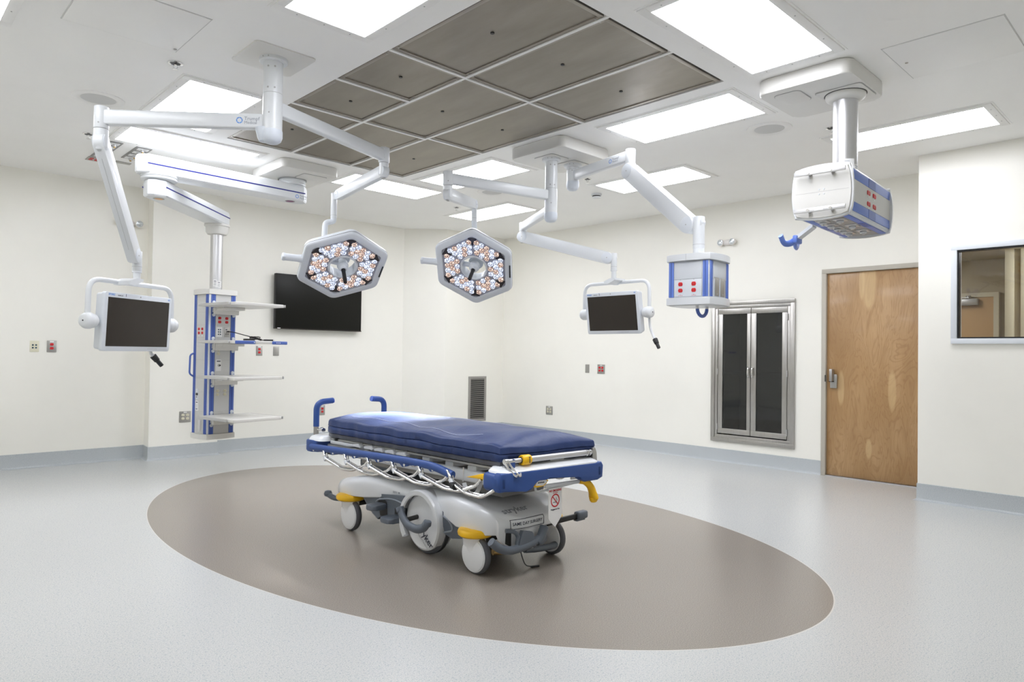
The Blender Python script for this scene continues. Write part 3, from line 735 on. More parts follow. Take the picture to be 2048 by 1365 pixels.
LC = (1.860, 4.095)
ceiling_column('white round column at upper left carrying the long horizontal arm and the left surgical lamp arm', LC, CEIL-.008, 2.822, 2.515, .058, (1.67, 2.055, 3.905, 4.29), cap_dir=(-.7, .7, 0))
E1 = (1.086, 4.773); E2 = (2.929, 4.484)
boom_arm('long white horizontal arm reaching left from the left column towards the left monitor', LC, E1, 2.650, .0595, (2.714, 2.600), (2.580, 2.716, .041), .058, .092, lg=(-1, .19, .9))
boom_arm('white horizontal arm reaching back across the steel air panels from the left column', LC, E2, 2.746, .059, (2.822, 2.716), (2.690, 2.805, .042), .055, .088)
spring_arm('steep white sprung arm holding the left monitor', E1, 2.580, (*E1, 2.500), (1.415, 5.260, 1.885), (1.451, 5.313, 0), 1.785, .040, .052, .052, .062, .031)
spring_arm('white sprung arm holding the left surgical lamp', E2, 2.690, (*E2, 2.625), (2.970, 5.229, 2.565), (2.975, 5.314, 0), 2.375, .036, .045, .040, .050, .026)

# right double mount
def canopy(label, x0, x1, y0, y1, zb, name='ceiling_canopy', extra=None):
    t = thing(name, label, 'ceiling canopy', ((x0+x1)/2, (y0+y1)/2, CEIL))
    b = B(); b.prism(rrect(x1-x0, y1-y0, .06, 6, (x0+x1)/2, (y0+y1)/2), zb, CEIL-.002, M_WARMW, bev=.012, seg=3); b.build('cover', t)
    if extra: extra(t)
    return t
PA = (4.389, 4.092); PB = (4.661, 4.082)
def ex_r(t):
    for p in (PA, PB):
        b = B(); b.prism(rrect(.215, .215, .02, 4, p[0], p[1]), 2.944, 2.951, M_WARMW, bev=.002)
        b.prism(rrect(.222, .222, .02, 4, p[0], p[1]), 2.947, 2.9505, M_SEAM); b.build('access_cover', t)
canopy('pale square ceiling canopy carrying two round columns, in the middle of the room', 4.175, 4.82, 3.78, 4.40, 2.951, extra=ex_r)
ceiling_column('longer of the two white columns under the middle canopy', PA, 2.944, 2.680, 2.387, .054, group=None)
ceiling_column('shorter of the two white columns under the middle canopy', PB, 2.944, 2.897, 2.708, .054)
EA1 = (3.398, 4.286); EA2 = (4.823, 4.873); EB = (4.503, 3.331)
boom_arm('white horizontal arm reaching left from the longer middle column to the right surgical lamp', PA, EA1, 2.624, .0555, (2.680, 2.570), (2.566, 2.680, .040), .052, .086)
boom_arm('white horizontal arm reaching back from the longer middle column towards the right monitor', PA, EA2, 2.506, .0555, (2.570, 2.468), (2.458, 2.548, .036), .050, .080)
boom_arm('white horizontal arm reaching towards the camera from the shorter middle column', PB, EB, 2.847, .0555, (2.897, 2.795), (2.785, 2.900, .040), .055, .088, lg=(1, .55, .8))
spring_arm('white sprung arm holding the right surgical lamp', EA1, 2.566, (*EA1, 2.500), (4.020, 4.690, 2.575), (4.033, 4.700, 0), 2.425, .036, .045, .040, .050, .025)
spring_arm('slightly sloping white sprung arm holding the right monitor', EA2, 2.458, (*EA2, 2.405), (5.172, 4.080, 2.160), (5.197, 4.022, 0), 2.045, .034, .056, .056, .062, .029)
spring_arm('thick sloping white sprung arm holding the small supply box', EB, 2.785, (*EB, 2.720), (4.360, 2.690, 2.187), (4.341, 2.607, 0), 2.005, .044, .062, .062, .085, .041)

# ---------------------------------------------------------------- surgical lamps
def rhex(Rc, cr, n=5):
    """rounded hexagon, corner on +y, true corner distance Rc, fillet radius cr"""
    out = []
    for k in range(6):
        a = R(90+60*k); c = V((math.cos(a), math.sin(a)))*(Rc-cr/math.cos(PI/6))
        for i in range(n+1):
            t = a-R(30)+R(60)*i/n; out.append((c.x+cr*math.cos(t), c.y+cr*math.sin(t)))
    return out
def led(name, col, dark, e):
    m = mat(name, col, .18, .1, emit=col, es=0)
    v = objco(m); vo = nd(m, 'ShaderNodeTexVoronoi'); vo.inputs['Scale'].default_value = 120; ln(m, v, vo.inputs['Vector'])
    f = ramp(m, vo.outputs['Distance'], [(.18, (1, 1, 1)), (.5, (.18, .18, .18)), (.75, (.02, .02, .02))])  # cell pattern paints the facets' sparkle into lens colour and glow
    ln(m, mixc(m, f, dark, tuple(min(1, c*1.0) for c in col)), bs(m).inputs['Emission Color'])
    ln(m, mth(m, 'MULTIPLY', f, e), bs(m).inputs['Emission Strength'])
    ln(m, mixc(m, f, dark, col), bs(m).inputs['Base Color'])
    return m
M_COOL = led('led_lens_cool', (.84, .90, 1.0), (.42, .46, .58), 2.4)
M_AMB = led('led_lens_amber', (1.0, .80, .68), (.38, .24, .19), 1.7)
def led_mesh(m):
    b = B(); r = .0240
    b.lathe([(r, 0), (r*.97, .006), (r*.80, .012), (r*.45, .016), (.001, .0175)], m, None, 10)
    o = b.build('led_lens', ang=4); me = o.data; bpy.data.objects.remove(o); return me
LED_C, LED_A = led_mesh(M_COOL), led_mesh(M_AMB)
M_LEDBED = mat('led_bed', (.38, .39, .44), .3, .4)
M_DUSK = mat('led_corner', (.05, .045, .05), .25, .3)
def lamp(label, c, X, Y, N, stem, T0, aim):
    c, X, N = V(c), V(X).normalized(), V(N).normalized(); Y = N.cross(X); M = frame(c, X, Y, N)
    t = thing('surgical_lamp', label, 'surgical lamp', tuple(T0))
    b = B(); out = rhex(.385, .075); n = len(out)
    inn = rhex(.318, .03)
    rings = []
    for (sc, z) in ((.80, -.085), (.93, -.075), (.985, -.05), (1.0, -.018), (.99, -.004), (.965, .004)):
        rings.append([V((p[0]*sc, p[1]*sc, z)) for p in out])
    rings.append([V((q[0], q[1], .002)) for q in inn]); rings.append([V((q[0]*.995, q[1]*.995, -.012)) for q in inn])
    b.loft(rings, M_PLAST, M, caps=False)
    # back plate ring to the centre opening
    circ = lambda r, z: [V((r*math.cos(R(90-30)+2*PI*i/n), r*math.sin(R(90-30)+2*PI*i/n), z)) for i in range(n)]
    b.loft([rings[0], circ(.125, -.088), circ(.112, -.086)], M_PLAST, M, caps=False)
    b.build('housing', t, ang=50)
    b = B(); b.loft([[V((p[0]*1.003, p[1]*1.003, z)) for p in out] for z in (-.0225, -.0195)], M_DARK, M); b.loft([[V((p[0]*1.0, p[1]*1.0, z)) for p in out] for z in (-.0195, -.0225)], M_DARK, M, caps=False)
    # keep only a thin shell (no caps in the opening)
    for f in [f for f in b.bm.faces if len(f.verts) > 4]: b.bm.faces.remove(f)
    b.build('edge_seam', t)
    b = B(); b.loft([[V((q[0], q[1], -.010)) for q in inn], circ(.122, -.010)], M_LEDBED, M, caps=False)
    for k in range(6):
        a = R(90+60*k); q = [V((.296*math.cos(a+s*R(8)), .296*math.sin(a+s*R(8)), -.006)) for s in (-1, 1)]+[V((.22*math.cos(a), .22*math.sin(a), -.006))]
        b.loft([[q[0], q[1], q[2]], [p+V((0, 0, .004)) for p in q]], M_DUSK, M)
    b.build('led_bed', t)
    b = B(); b.loft([circ(.122, -.012), circ(.118, .004), circ(.108, .003), circ(.104, -.02), circ(.106, -.086)], M_PLAST, M, caps=False); b.build('centre_ring', t)
    loc = M.inverted()
    k0 = wm(t).inverted()
    for k in range(6):
        a = R(60*k); nx, tx = V((math.cos(a), math.sin(a), 0)), V((-math.sin(a), math.cos(a), 0))
        for ap, cnt, pat in ((.2350, 5, 'acaca' if k % 2 else 'accac'), (.1920, 4, 'caac' if k % 2 else 'cacc'), (.1480, 3, 'aca' if k % 2 else 'cac')):
            for i in range(cnt):
                p = nx*ap + tx*(i-(cnt-1)/2)*.0495; p.z = -.009
                o = bpy.data.objects.new('led_lens', LED_A if pat[i] == 'a' else LED_C); C.objects.link(o); o.parent = t
                o.matrix_local = k0 @ M @ Matrix.Translation(p) @ Matrix.Rotation(random.random()*6, 4, 'Z')
    b = B(); b.box((.335, .0, .004), (.012, .125, .006), M_BLACK, M=M @ Matrix.Translation((-.018, 0, 0)), bev=.002); b.build('control_slot', t)
    b = B(); b.cyl((-.31, .015, -.03), (-.36, .015, -.03), .036, M_PLAST, r2=.028, M=M); b.cyl((-.36, .015, -.03), (-.455, .015, -.03), .028, M_PLAST, M=M)
    b.box((-.465, .015, -.03), (.03, .05, .05), M_PLAST, M=M, bev=.01); b.build('side_grip', t)
    b = B(); b.cyl((-.108, .01, -.05), (-.02, 0, -.045), .022, M_PLAST, M=M)
    b.lathe([(.001, -.075), (.035, -.072), (.043, -.05), (.045, -.015), (.040, .005), (.030, .012), (.026, .028), (.018, .03)], M_PLAST, M, 30)
    b.lathe([(.0455, -.02), (.0465, -.016), (.0455, -.012)], M_DOME, M, 30)
    h = b.build('centre_hub', t)
    b = B(); b.lathe([(.019, .026), (.017, .04), (.0155, .06), (.0155, .165), (.013, .172), (.001, .173)], M_BLACK, M, 20); b.build('sterile_handle', h)
    # stem
    pts = fillet(stem, .10, 8)
    b = B(); b.tube(pts, .024, M_PLAST, 16); b.lathe([(.001, -.15), (.05, -.145), (.062, -.12), (.065, -.088)], M_PLAST, M, 28); b.build('stem', t)
    li = bpy.data.lights.new('lamp_beam', 'SPOT'); li.energy = BEAM_W; li.color = (.93, .96, 1); li.spot_size = R(21); li.spot_blend = .8; li.shadow_soft_size = .16
    lo = bpy.data.objects.new('lamp_beam', li); C.objects.link(lo)
    pos = M @ V((0, 0, .19)); lo.parent = t; lo.matrix_local = k0 @ Matrix.Translation(pos) @ (V(aim)-pos).to_track_quat('-Z', 'Y').to_matrix().to_4x4()
    return t
LM1 = ((2.88, 4.98, 1.922), (.96, -.276, -.041), (-.19, -.754, .629), (-.205, -.596, -.776))
LM2 = ((3.878, 4.515, 1.973), (.612, -.786, -.088), (-.465, -.447, .764), (-.64, -.427, -.639))
lamp('left lit six-sided surgical lamp in front of the wall television', *LM1,
     [(2.975, 5.314, 2.39), (2.975, 5.314, 2.352), (2.915, 5.345, 2.340), (2.895, 5.33, 2.15), (2.905, 5.07, 2.02)], (2.975, 5.314, 2.375), (2.84, 4.36, .8))
lamp('right lit six-sided surgical lamp in front of the pale back corner', *LM2,
     [(4.033, 4.700, 2.44), (4.036, 4.697, 2.35), (4.062, 4.672, 2.20), (3.95, 4.58, 2.05)], (4.033, 4.70, 2.425), (2.96, 4.02, .8))

# ---------------------------------------------------------------- ceiling hung monitors
def monitor(label, c, X, N, Yv, T, zt, zbar, num, handle):
    c, X, N, Yv = V(c), V(X).normalized(), V(N).normalized(), V(Yv)
    t = thing('medical_monitor', label, 'monitor', (T[0], T[1], zt))
    Xh = V((X.x, X.y, 0)).normalized()
    M = frame(c, Xh, Yv, None); Nn = M.col[2].xyz
    M = frame(c, Xh, Nn.cross(Xh), Nn)
    W, H = .64, .40
    b = B(); b.prism(rrect(W, H, .018, 4), -.030, 0, M_PLAST, M, .004)
    b.loft([[V((p[0], p[1], -.030)) for p in rrect(W-.01, H-.01, .018, 4)], [V((p[0], p[1], -.075)) for p in rrect(W-.02, H-.02, .02, 4)], [V((p[0], p[1]-.01, -.115)) for p in rrect(W-.16, H-.12, .03, 4)]], M_PLAST, M)
    mesh_text(b, 'STORZ', .018, M @ Matrix.Translation((-.262, .183, .0003)), M_LOGO, bold=.0006)
    mesh_text(b, 'DISPLAY', .013, M @ Matrix.Translation((-.185, .180, .0003)), M_TXT); mesh_text(b, num, .026, M @ Matrix.Translation((-.136, .185, .0003)), M_TXT, bold=.0005)
    mesh_text(b, 'HD', .015, M @ Matrix.Translation((.285, .183, .0003)), M_LOGO, bold=.0004)
    for i in range(6): b.box((.10+i*.016, -.183, .0005), (.008, .0022, .001), M_TXTG, M=M)
    b.cyl((0, .184, 0), (0, .184, .0012), .006, M_SEAM, seg=12, M=M)
    b.build('casing', t)
    b = B(); b.box((0, -.001, -.0005), (W-.058, H-.068, .003), M_SCREEN, M=M); b.build('screen', t)
    P0 = c - N*.055; P0 = V((P0.x, P0.y, c.z))
    K = frame(P0, Xh, V((0, 0, 1)))
    b = B(); u = .395
    pts = fillet([(-u, 0, 0), (-u+.005, zbar-c.z, 0), (u-.005, zbar-c.z, 0), (u, 0, 0)], .095, 8)
    b.tube(pts, .0175, M_WHITE, 14, K); yk = b.build('suspension_yoke', t)
    for s in (-1, 1):
        b = B(); b.lathe([(.001, 0), (.030, .002), (.046, .010), (.054, .026), (.055, .05), (.050, .058), (.050, .064), (.046, .085), (.034, .10)], M_WHITE,
                         K @ Matrix.Translation((s*.43, 0, 0)) @ Matrix.Rotation(-s*PI/2, 4, 'Y'), 30)
        b.cyl((s*.432, .0, 0), (s*.428, 0, 0), .005, M_DARK, seg=10, M=K); b.build('pivot_knob', t)
    b = B(); b.cyl((T[0], T[1], zt), (T[0], T[1], zt-.012), .031, M_WHITE, seg=28); b.cyl((T[0], T[1], zt-.01), (T[0], T[1], zbar+.005), .024, M_WHITE, seg=24)
    q = V((T[0], T[1], zbar)); kk = K.inverted() @ q
    b.loft([[V((kk.x+x, zbar-c.z+y, z)) for x, y in ((-.03, .03), (-.10, .005), (-.095, -.02), (-.05, -.022), (.035, .012), (.035, .03))] for z in (-.026, kk.z+.026)], M_WHITE, K)
    b.build('swivel_joint', t)
    b = B()
    hp = [M @ V(p) for p in handle]
    b.tube(fillet(hp, .05, 5), .012, M_WHITE, 12); a, e = hp[-2], hp[-1]; d = (e-a).normalized()
    b.cyl(e, e+d*.05, .024, M_BLACK, r2=.021, seg=16, bev=.003); b.cyl(e+d*.05, e+d*.10, .016, M_BLACK, seg=16, bev=.003)
    b.build('sterile_handle', t)
monitor('left ceiling hung monitor with pale bezel, switched off, facing the stretcher', (1.487, 5.363, 1.42), (.833, .554, .01), (.554, -.831, -.046), (.018, -.044, .999), (1.451, 5.313), 1.785, 1.70, '1',
        [(.20, -.19, -.06), (.20, -.215, -.06), (.215, -.235, -.05)])
monitor('right ceiling hung monitor with pale bezel, tilted slightly down, beside the small supply box', (5.244, 4.076, 1.639), (-.02, -1, .01), (-.99, .019, -.142), (-.142, .013, .99), (5.197, 4.022), 2.045, 1.935, '2',
        [(.385, -.03, -.06), (.385, -.16, -.06), (.45, -.255, -.03)])

# ---------------------------------------------------------------- small supply box on the sprung arm
def bulged(w, d, bu, n=8, r=.0):
    """square outline with outward bulging sides"""
    out = []
    for (a, c) in (((w/2, -d/2), (w/2, d/2)), ((w/2, d/2), (-w/2, d/2)), ((-w/2, d/2), (-w/2, -d/2)), ((-w/2, -d/2), (w/2, -d/2))):
        a, c = V(a), V(c); nn = V((c.y-a.y, a.x-c.x)).normalized()
        for i in range(n):
            t = i/n; p = a*(1-t)+c*t+nn*bu*4*t*(1-t); out.append((p.x, p.y))
    return out
M_STRIP = mat('blue_insert', (.13, .22, .62), .35)
def strip(b, u0, u1, z0, z1, M, m=None, h=.004):
    m = m or M_STRIP
    b.box(((u0+u1)/2, (z0+z1)/2, h/2), (u1-u0, z1-z0, h), m, M=M, bev=.001)
    b.box(((u0+u1)/2, (z0+z1)/2, h+.0005), ((u1-u0)*.18, z1-z0, .002), M_BLUE, M=M)
def supply_box():
    P = (4.341, 2.607); th = R(5); a = .325
    t = thing('supply_box', 'small white ceiling hung supply box with blue strips and four red receptacles', 'medical supply unit', (P[0], P[1], 1.6), th)
    T = Matrix.Translation((*P, 0)) @ Matrix.Rotation(th, 4, 'Z')
    b = B(T); b.prism(bulged(a, a, .030), 1.903, 1.948, M_WHITE, bev=.004); b.prism(bulged(a-.02, a-.02, .022), 1.948, 1.952, M_WHITE)
    b.box((-a/2-.030, 0, 1.925), (.004, .0012, .045), M_SEAM); b.cyl((0, 0, 1.95), (0, 0, 2.006), .039, M_WHITE, seg=32)
    b.build('top_cover', t)
    b = B(T); b.prism(bulged(a, a, .030), 1.597, 1.647, M_WHITE, bev=.004); b.prism(bulged(a-.03, a-.03, .022), 1.592, 1.60, M_WHITE, bev=.003); b.build('bottom_cover', t)
    b = B(T); b.box((0, 0, 1.775), (a-.016, a-.016, .262), M_WHITE, bev=.012); b.build('body', t)
    # face frames: x along the face, y up
    fl = T @ Matrix(((0, 0, -1, -a/2+.007), (-1, 0, 0, 0), (0, 1, 0, 0), (0, 0, 0, 1)))       # -X face, local x -> -Y
    fn = T @ Matrix(((1, 0, 0, 0), (0, 0, -1, -a/2+.007), (0, 1, 0, 0), (0, 0, 0, 1)))        # -Y face
    for M in (fl, fn):
        for u in (-.128, .128):
            b = B(); strip(b, u-.019, u+.019, 1.652, 1.898, M); b.build('blue_strip', t)
    b = B(); b.box((0, 1.836, .002), (.205, .118, .006), M_PLAST, M=fl, bev=.001); b.build('blank_panel', t)
    b = B(); b.box((0, 1.715, .003), (.205, .118, .008), M_PLAST, M=fl, bev=.001)
    for u in (-.055, .045):
        for z in (1.772, 1.668): b.cyl((u, z, .006), (u, z, .008), .003, M_SEAM, seg=8, M=fl)
        for k in range(7): b.box((u-.015+k*.005, 1.662, .0074), (.003, .003, .0004), M_REDP, M=fl)
    b.build('outlet_panel', t)
    for u in (-.055, .045):
        for z in (1.742, 1.698):
            b = B(); duplex(b, u, z, M_RED, fl, .006); b.build('receptacle', t)
    b = B(); b.box((0, 1.836, .002), (.205, .118, .006), M_PLAST, M=fn, bev=.001); b.build('blank_panel', t)
    for u in (-.05, .04):
        b = B(); b.box((u, 1.722, .002), (.078, .135, .006), M_PLAST, M=fn, bev=.001); b.box((u, 1.722, .006), (.066, .128, .004), M_OUTST, M=fn, bev=.001)
        for z in (1.772, 1.672): b.cyl((u, z, .007), (u, z, .0105), .005, M_ALU, seg=10, M=fn)
        b.build('blank_plate', t)
    b = B(T)
    pts = [V((-.02+.075*math.cos(a_), -.04, 1.578-.055*math.sin(a_))) for a_ in [PI*i/10 for i in range(11)]]
    b.tube(pts, .012, M_BLUE, 12)
    for u in (.055, -.095): b.cyl((u, -.04, 1.60), (u, -.04, 1.572), .012, M_ALU, seg=14)
    b.build('grab_handle', t)
supply_box()

# ---------------------------------------------------------------- large supply unit at right
def supply_unit():
    def ex(t):
        b = B(); b.prism(rrect(.285, .285, .03, 5, 4.61, 1.71), 2.945, 2.953, M_WARMW, bev=.002); b.prism(rrect(.291, .291, .03, 5, 4.61, 1.71), 2.949, 2.953, M_SEAM); b.build('access_cover', t)
        b = B(); b.prism(rrect(.22, .17, .04, 5, 4.44, 1.98), 2.947, 2.953, M_WARMW, bev=.003); b.prism(rrect(.226, .176, .04, 5, 4.44, 1.98), 2.950, 2.953, M_SEAM); b.build('access_cover', t)
    canopy('large pale square ceiling canopy at upper right above the thick brushed pole', 4.255, 4.86, 1.555, 2.14, 2.953, extra=ex)
    t = thing('supply_unit', 'large boxy supply unit with blue strips hanging on a brushed pole at upper right', 'medical supply unit', (4.61, 1.71, 2.09), R(3.5))
    b = B(); T = Matrix.Translation((4.61, 1.71, 0)); b.lathe([(.120, 2.946), (.122, 2.935), (.115, 2.918), (.095, 2.905), (.078, 2.900)], M_WARMW, T, 40); b.lathe([(.127, 2.9465), (.127, 2.943)], M_BLACK, T, 40); b.build('swivel_ring', t)
    b = B(); b.cyl((4.61, 1.71, 2.385), (4.61, 1.71, 2.91), .074, M_ALU, seg=44)
    b.build('pole', t)
    b = B(); 
    for a, z, w, h in ((212, 2.475, .085, .075), (262, 2.45, .05, .06)):
        rr = .0748; n = 8; ring = [[V((4.61+(rr+o)*math.cos(R(a)+(-.5+i/n)*w/rr), 1.71+(rr+o)*math.sin(R(a)+(-.5+i/n)*w/rr), zz)) for i in range(n+1)] for zz, o in ((z-h/2, 0), (z+h/2, 0))]
        b.loft(ring, M_PAPER, closed=False)
        for k in range(4):
            M = frame(V((4.61+(rr+.0004)*math.cos(R(a)), 1.71+(rr+.0004)*math.sin(R(a)), z+h*.3-k*.015)), V((-math.sin(R(a)), math.cos(R(a)), 0)), V((0, 0, 1)))
            b.box((-.005, 0, 0), (.03-.006*(k % 2), .0025, .0008), M_TXTG, M=M)
    b.build('type_label', t)
    T = Matrix.Translation((4.61, 1.71, 0)) @ Matrix.Rotation(R(3.5), 4, 'Z')
    L, W, z0, z1 = .85, .32, 2.090, 2.388; zc, H = (z0+z1)/2, z1-z0
    b = B(T); b.box((0, 0, zc), (L-.03, W-.008, H-.008), M_PLAST, bev=.016, seg=3); b.build('body', t)
    for s, nm in ((-1, 'front_end_cover'), (1, 'rear_end_cover')):
        b = B(T)
        M = Matrix.Translation((s*L/2, 0, zc)) @ Matrix.Rotation(s*PI/2, 4, 'Y') @ Matrix.Rotation(0, 4, 'Z')
        o = [(p[0], p[1]) for p in bulged(H, W, .018)]
        b.prism(o, -.020, .004, M_WHITE, M, .006); b.prism([(p[0]*.93, p[1]*.93) for p in o], .0, .012, M_WARMW, M, .005)
        b.box((0, 0, .0122), (.0012, W*.95, .001), M_SEAM, M=M)
        for u in (-.014, .014):
            for v in (-.014, .014): b.cyl((u, v, .011), (u, v, .0145), .005, M_WHITE, seg=10, M=M)
        e = b.build(nm, t)
        for z in (zc-.112, zc+.112):
            b = B(T); x = s*(L/2+.052); b.box((x, 0, z), (.010, W*.92, .026), M_ALU, bev=.0015)
            for y in (-.065, .065):
                b.cyl((s*(L/2+.01), y, z), (x, y, z), .011, M_ALU, seg=14); b.cyl((x, y, z), (x+s*.008, y, z), .009, M_STEEL, seg=14)
            b.box((x+s*.0055, 0, z), (.001, .05, .014), M_PAPER)
            b.build('equipment_rail', t)
    fs = T @ Matrix(((1, 0, 0, 0), (0, 0, -1, -W/2+.003), (0, 1, 0, 0), (0, 0, 0, 1)))
    for z in (zc-.096, zc+.096):
        b = B(); strip(b, -L/2+.02, L/2-.02, z-.028, z+.028, fs); b.build('blue_strip', t)
    b = B(); b.box((0, zc, .0015), (L-.04, .134, .004), M_GREYP, M=fs); b.build('outlet_panel', t)
    for u in (-.07, .05):
        for z in (zc+.033, zc-.036):
            for du in (-.016, .016):
                b = B(); duplex(b, u+du, z, M_RED, fs, .003); b.build('receptacle', t)
            b = B(); b.box((u, z-.026, .004), (.024, .008, .001), M_PAPER, M=fs); b.build('tag', t)
    fb = T @ Matrix(((1, 0, 0, 0), (0, -1, 0, 0), (0, 0, -1, z0+.003), (0, 0, 0, 1)))       # underside
    for v in (-.108, .118):
        b = B(); strip(b, -L/2+.02, L/2-.02, v-.020, v+.020, fb); b.build('blue_strip', t)
    b = B(); b.box((0, .005, .0015), (L-.04, .182, .004), mat('underside_panel', (.36, .35, .34), .4), M=fb); b.build('underside_panel', t)
    for u, v in ((-.27, .055), (-.27, -.045), (-.12, -.045), (.0, -.045), (.12, -.045), (.24, -.045), (-.03, .055), (.20, .055)):
        b = B(); b.box((u, v, .006), (.085, .070, .008), M_ALU, M=fb, bev=.002); b.cyl((u, v, .009), (u, v, .024), .021, M_WHITE, seg=20, M=fb, bev=.003); b.cyl((u, v, .024), (u, v, .032), .010, M_ALU, seg=14, M=fb)
        b.build('gas_outlet', t)
    # hose hook
    b = B(T); b.loft([[V((-.10+x, .155+k*.11, 2.10-k*.075+z)) for x, z in ((-.035, -.012), (.035, -.012), (.035, .012), (-.035, .012))] for k in (0, 1)], M_PLAST)
    b.build('hook_bracket', t)
    b = B(T)
    c0 = V((-.10, .275, 2.02))
    for s in (-1, 1):
        b.tube(fillet([c0, c0+V((s*.045, .02, -.03)), c0+V((s*.115, .035, -.035)), c0+V((s*.15, .04, .012))], .03, 4), [.016]*6+[.015]*5+[.012] if False else .014, M_STRIP, 10, rx=.022)
    b.box((0, 0, 0), (.10, .03, .05), M_STRIP, M=Matrix.Translation(c0+V((0, -.012, .0))), bev=.008)
    b.build('hose_hook', t)
supply_unit()

# ---------------------------------------------------------------- equipment boom and shelf tower at left
P1, P2, P3 = (3.194, 6.545), (1.928, 6.474), (2.769, 7.369)
def big_arm(label, p, q, z0, z1, w, e0, e1, zs, lg=None, neck=None):
    t = thing('boom_arm', label, 'boom arm', (p[0], p[1], z0))
    d = V((q[0]-p[0], q[1]-p[1], 0)); L = d.length; M = Matrix.Translation((p[0], p[1], 0)) @ Matrix.Rotation(math.atan2(d.y, d.x), 4, 'Z')
    c = .075
    def pl(k=0): return [(-e0+c, -w/2+k), (L+e1-c, -w/2+k), (L+e1-k, -w/2+c), (L+e1-k, w/2-c), (L+e1-c, w/2-k), (-e0+c, w/2-k), (-e0+k, w/2-c), (-e0+k, -w/2+c)]
    b = B(M)
    b.loft([[V((x, y, z)) for x, y in pl(k)] for z, k in ((z0, .012), (z0+.012, 0), (z1-.03, 0), (z1-.004, .010), (z1, .02))], M_WHITE)
    b.build('beam', t, ang=25)
    for s in (-1, 1):
        b = B(M); b.box((L/2+(e1-e0)/2, s*(w/2+.0006), zs), (L+e0+e1-2*c+.03, .0018, .011), M_NAVYL)
        b.box((L+e1-c+.018, s*(w/2-.010), zs), (.03, .0018, .011), M_NAVYL, M=Matrix()) if False else None
        b.build('stripe', t)
    if lg:
        s, u0, sc = lg
        Mx = M @ (Matrix(((1, 0, 0, u0), (0, 0, -1, -w/2-.0008), (0, 1, 0, zs-.042), (0, 0, 0, 1))) if s < 0 else Matrix(((-1, 0, 0, u0), (0, 0, 1, w/2+.0008), (0, 1, 0, zs-.042), (0, 0, 0, 1))))
        b = B(); logo(b, Mx, sc); b.build('maker_mark', t)
    return t, M, L
def equipment():
    def ex(t):
        b = B(); b.prism(rrect(.24, .20, .02, 4, 3.27, 6.30), 2.953, 2.96, M_WARMW, bev=.002); b.prism(rrect(.248, .208, .02, 4, 3.27, 6.30), 2.956, 2.961, M_SEAM); b.build('access_cover', t)
        b = B(); T = Matrix.Translation((*P1, 0)); b.lathe([(.14, 2.961), (.14, 2.952)], M_SEAM, T, 36); b.lathe([(.125, 2.958), (.13, 2.94), (.125, 2.925), (.13, 2.915), (.13, 2.90)], M_WHITE, T, 36); b.build('swivel_ring', t)
    canopy('pale square ceiling canopy above the thick navy striped boom arm', 2.885, 3.47, 6.10, 6.82, 2.960, extra=ex)
    M_LENS1 = mat('brake_lamp_violet', (.20, .05, .16), .3); M_LENS2 = mat('brake_lamp_amber', (.75, .38, .12), .3)
    t, M, L = big_arm('thick upper white boom arm with a navy stripe, ending under the ceiling at left', P1, P2, 2.742, 2.905, .20, .15, .19, 2.822, lg=(1, .0, .85))
    b = B(M); b.lathe([(.038, 2.742), (.038, 2.738), (.03, 2.737), (.001, 2.737)], M_LENS1, Matrix.Translation((.02, 0, 0)), 24); b.lathe([(.048, 2.7425), (.048, 2.740), (.040, 2.740)], M_SEAM, Matrix.Translation((.02, 0, 0)), 28); b.build('brake_lamp', t)
    b = B(M); T = Matrix.Translation((L, 0, 0)); b.lathe([(.145, 2.744), (.148, 2.732), (.14, 2.727), (.14, 2.722), (.147, 2.718), (.145, 2.706), (.12, 2.698)], M_WHITE, T, 40); b.build('swivel_ring', t)
    t, M, L = big_arm('thick lower white boom arm with a navy stripe, carrying the shelf tower', P2, P3, 2.550, 2.695, .205, .14, .14, 2.632)
    b = B(M); b.lathe([(.034, 2.550), (.034, 2.546), (.001, 2.545)], M_LENS2, None, 24); b.lathe([(.046, 2.5505), (.046, 2.548), (.036, 2.548)], M_SEAM, None, 28); b.build('brake_lamp', t)
    b = B(); T = Matrix.Translation((*P3, 0)); b.lathe([(.125, 2.552), (.125, 2.53), (.112, 2.525), (.110, 2.47), (.095, 2.445), (.062, 2.44)], M_WARMW, T, 40); b.build('collar', t)
    # tower
    th = R(9.4); T = Matrix.Translation((*P3, 0)) @ Matrix.Rotation(th, 4, 'Z'); a = .31
    t = thing('equipment_tower', 'tall shelf tower with blue strips hanging from the striped boom arm at left', 'equipment tower', (*P3, .32), th)
    b = B(); b.cyl((*P3, 1.85), (*P3, 2.445), .0605, M_ALU, seg=40)
    b.build('pole', t)
    b = B()
    for aa, z, w, h in ((-118, 1.93, .04, .07), (-82, 1.92, .07, .065)):
        aa = R(aa)+0; rr = .0615; n = 6
        b.loft([[V((P3[0]+rr*math.cos(aa+(-.5+i/n)*w/rr), P3[1]+rr*math.sin(aa+(-.5+i/n)*w/rr), zz)) for i in range(n+1)] for zz in (z-h/2, z+h/2)], M_PAPER, closed=False)
        for k in range(3):
            Mk = frame(V((P3[0]+(rr+.0005)*math.cos(aa), P3[1]+(rr+.0005)*math.sin(aa), z+.02-k*.018)), V((-math.sin(aa), math.cos(aa), 0)), V((0, 0, 1)))
            b.box((0, 0, 0), (.024, .003 if k else .006, .0008), M_TXT, M=Mk)
    b.build('type_label', t)
    b = B(T); b.prism(bulged(a, a, .022), 1.805, 1.858, M_WARMW, bev=.004); b.build('top_cover', t)
    b = B(T); b.prism(bulged(a, a, .022), .318, .372, M_WARMW, bev=.004); b.build('bottom_cover', t)
    b = B(T); b.box((0, 0, 1.088), (a-.012, a-.012, 1.434), M_WHITE, bev=.010); b.build('column_body', t)
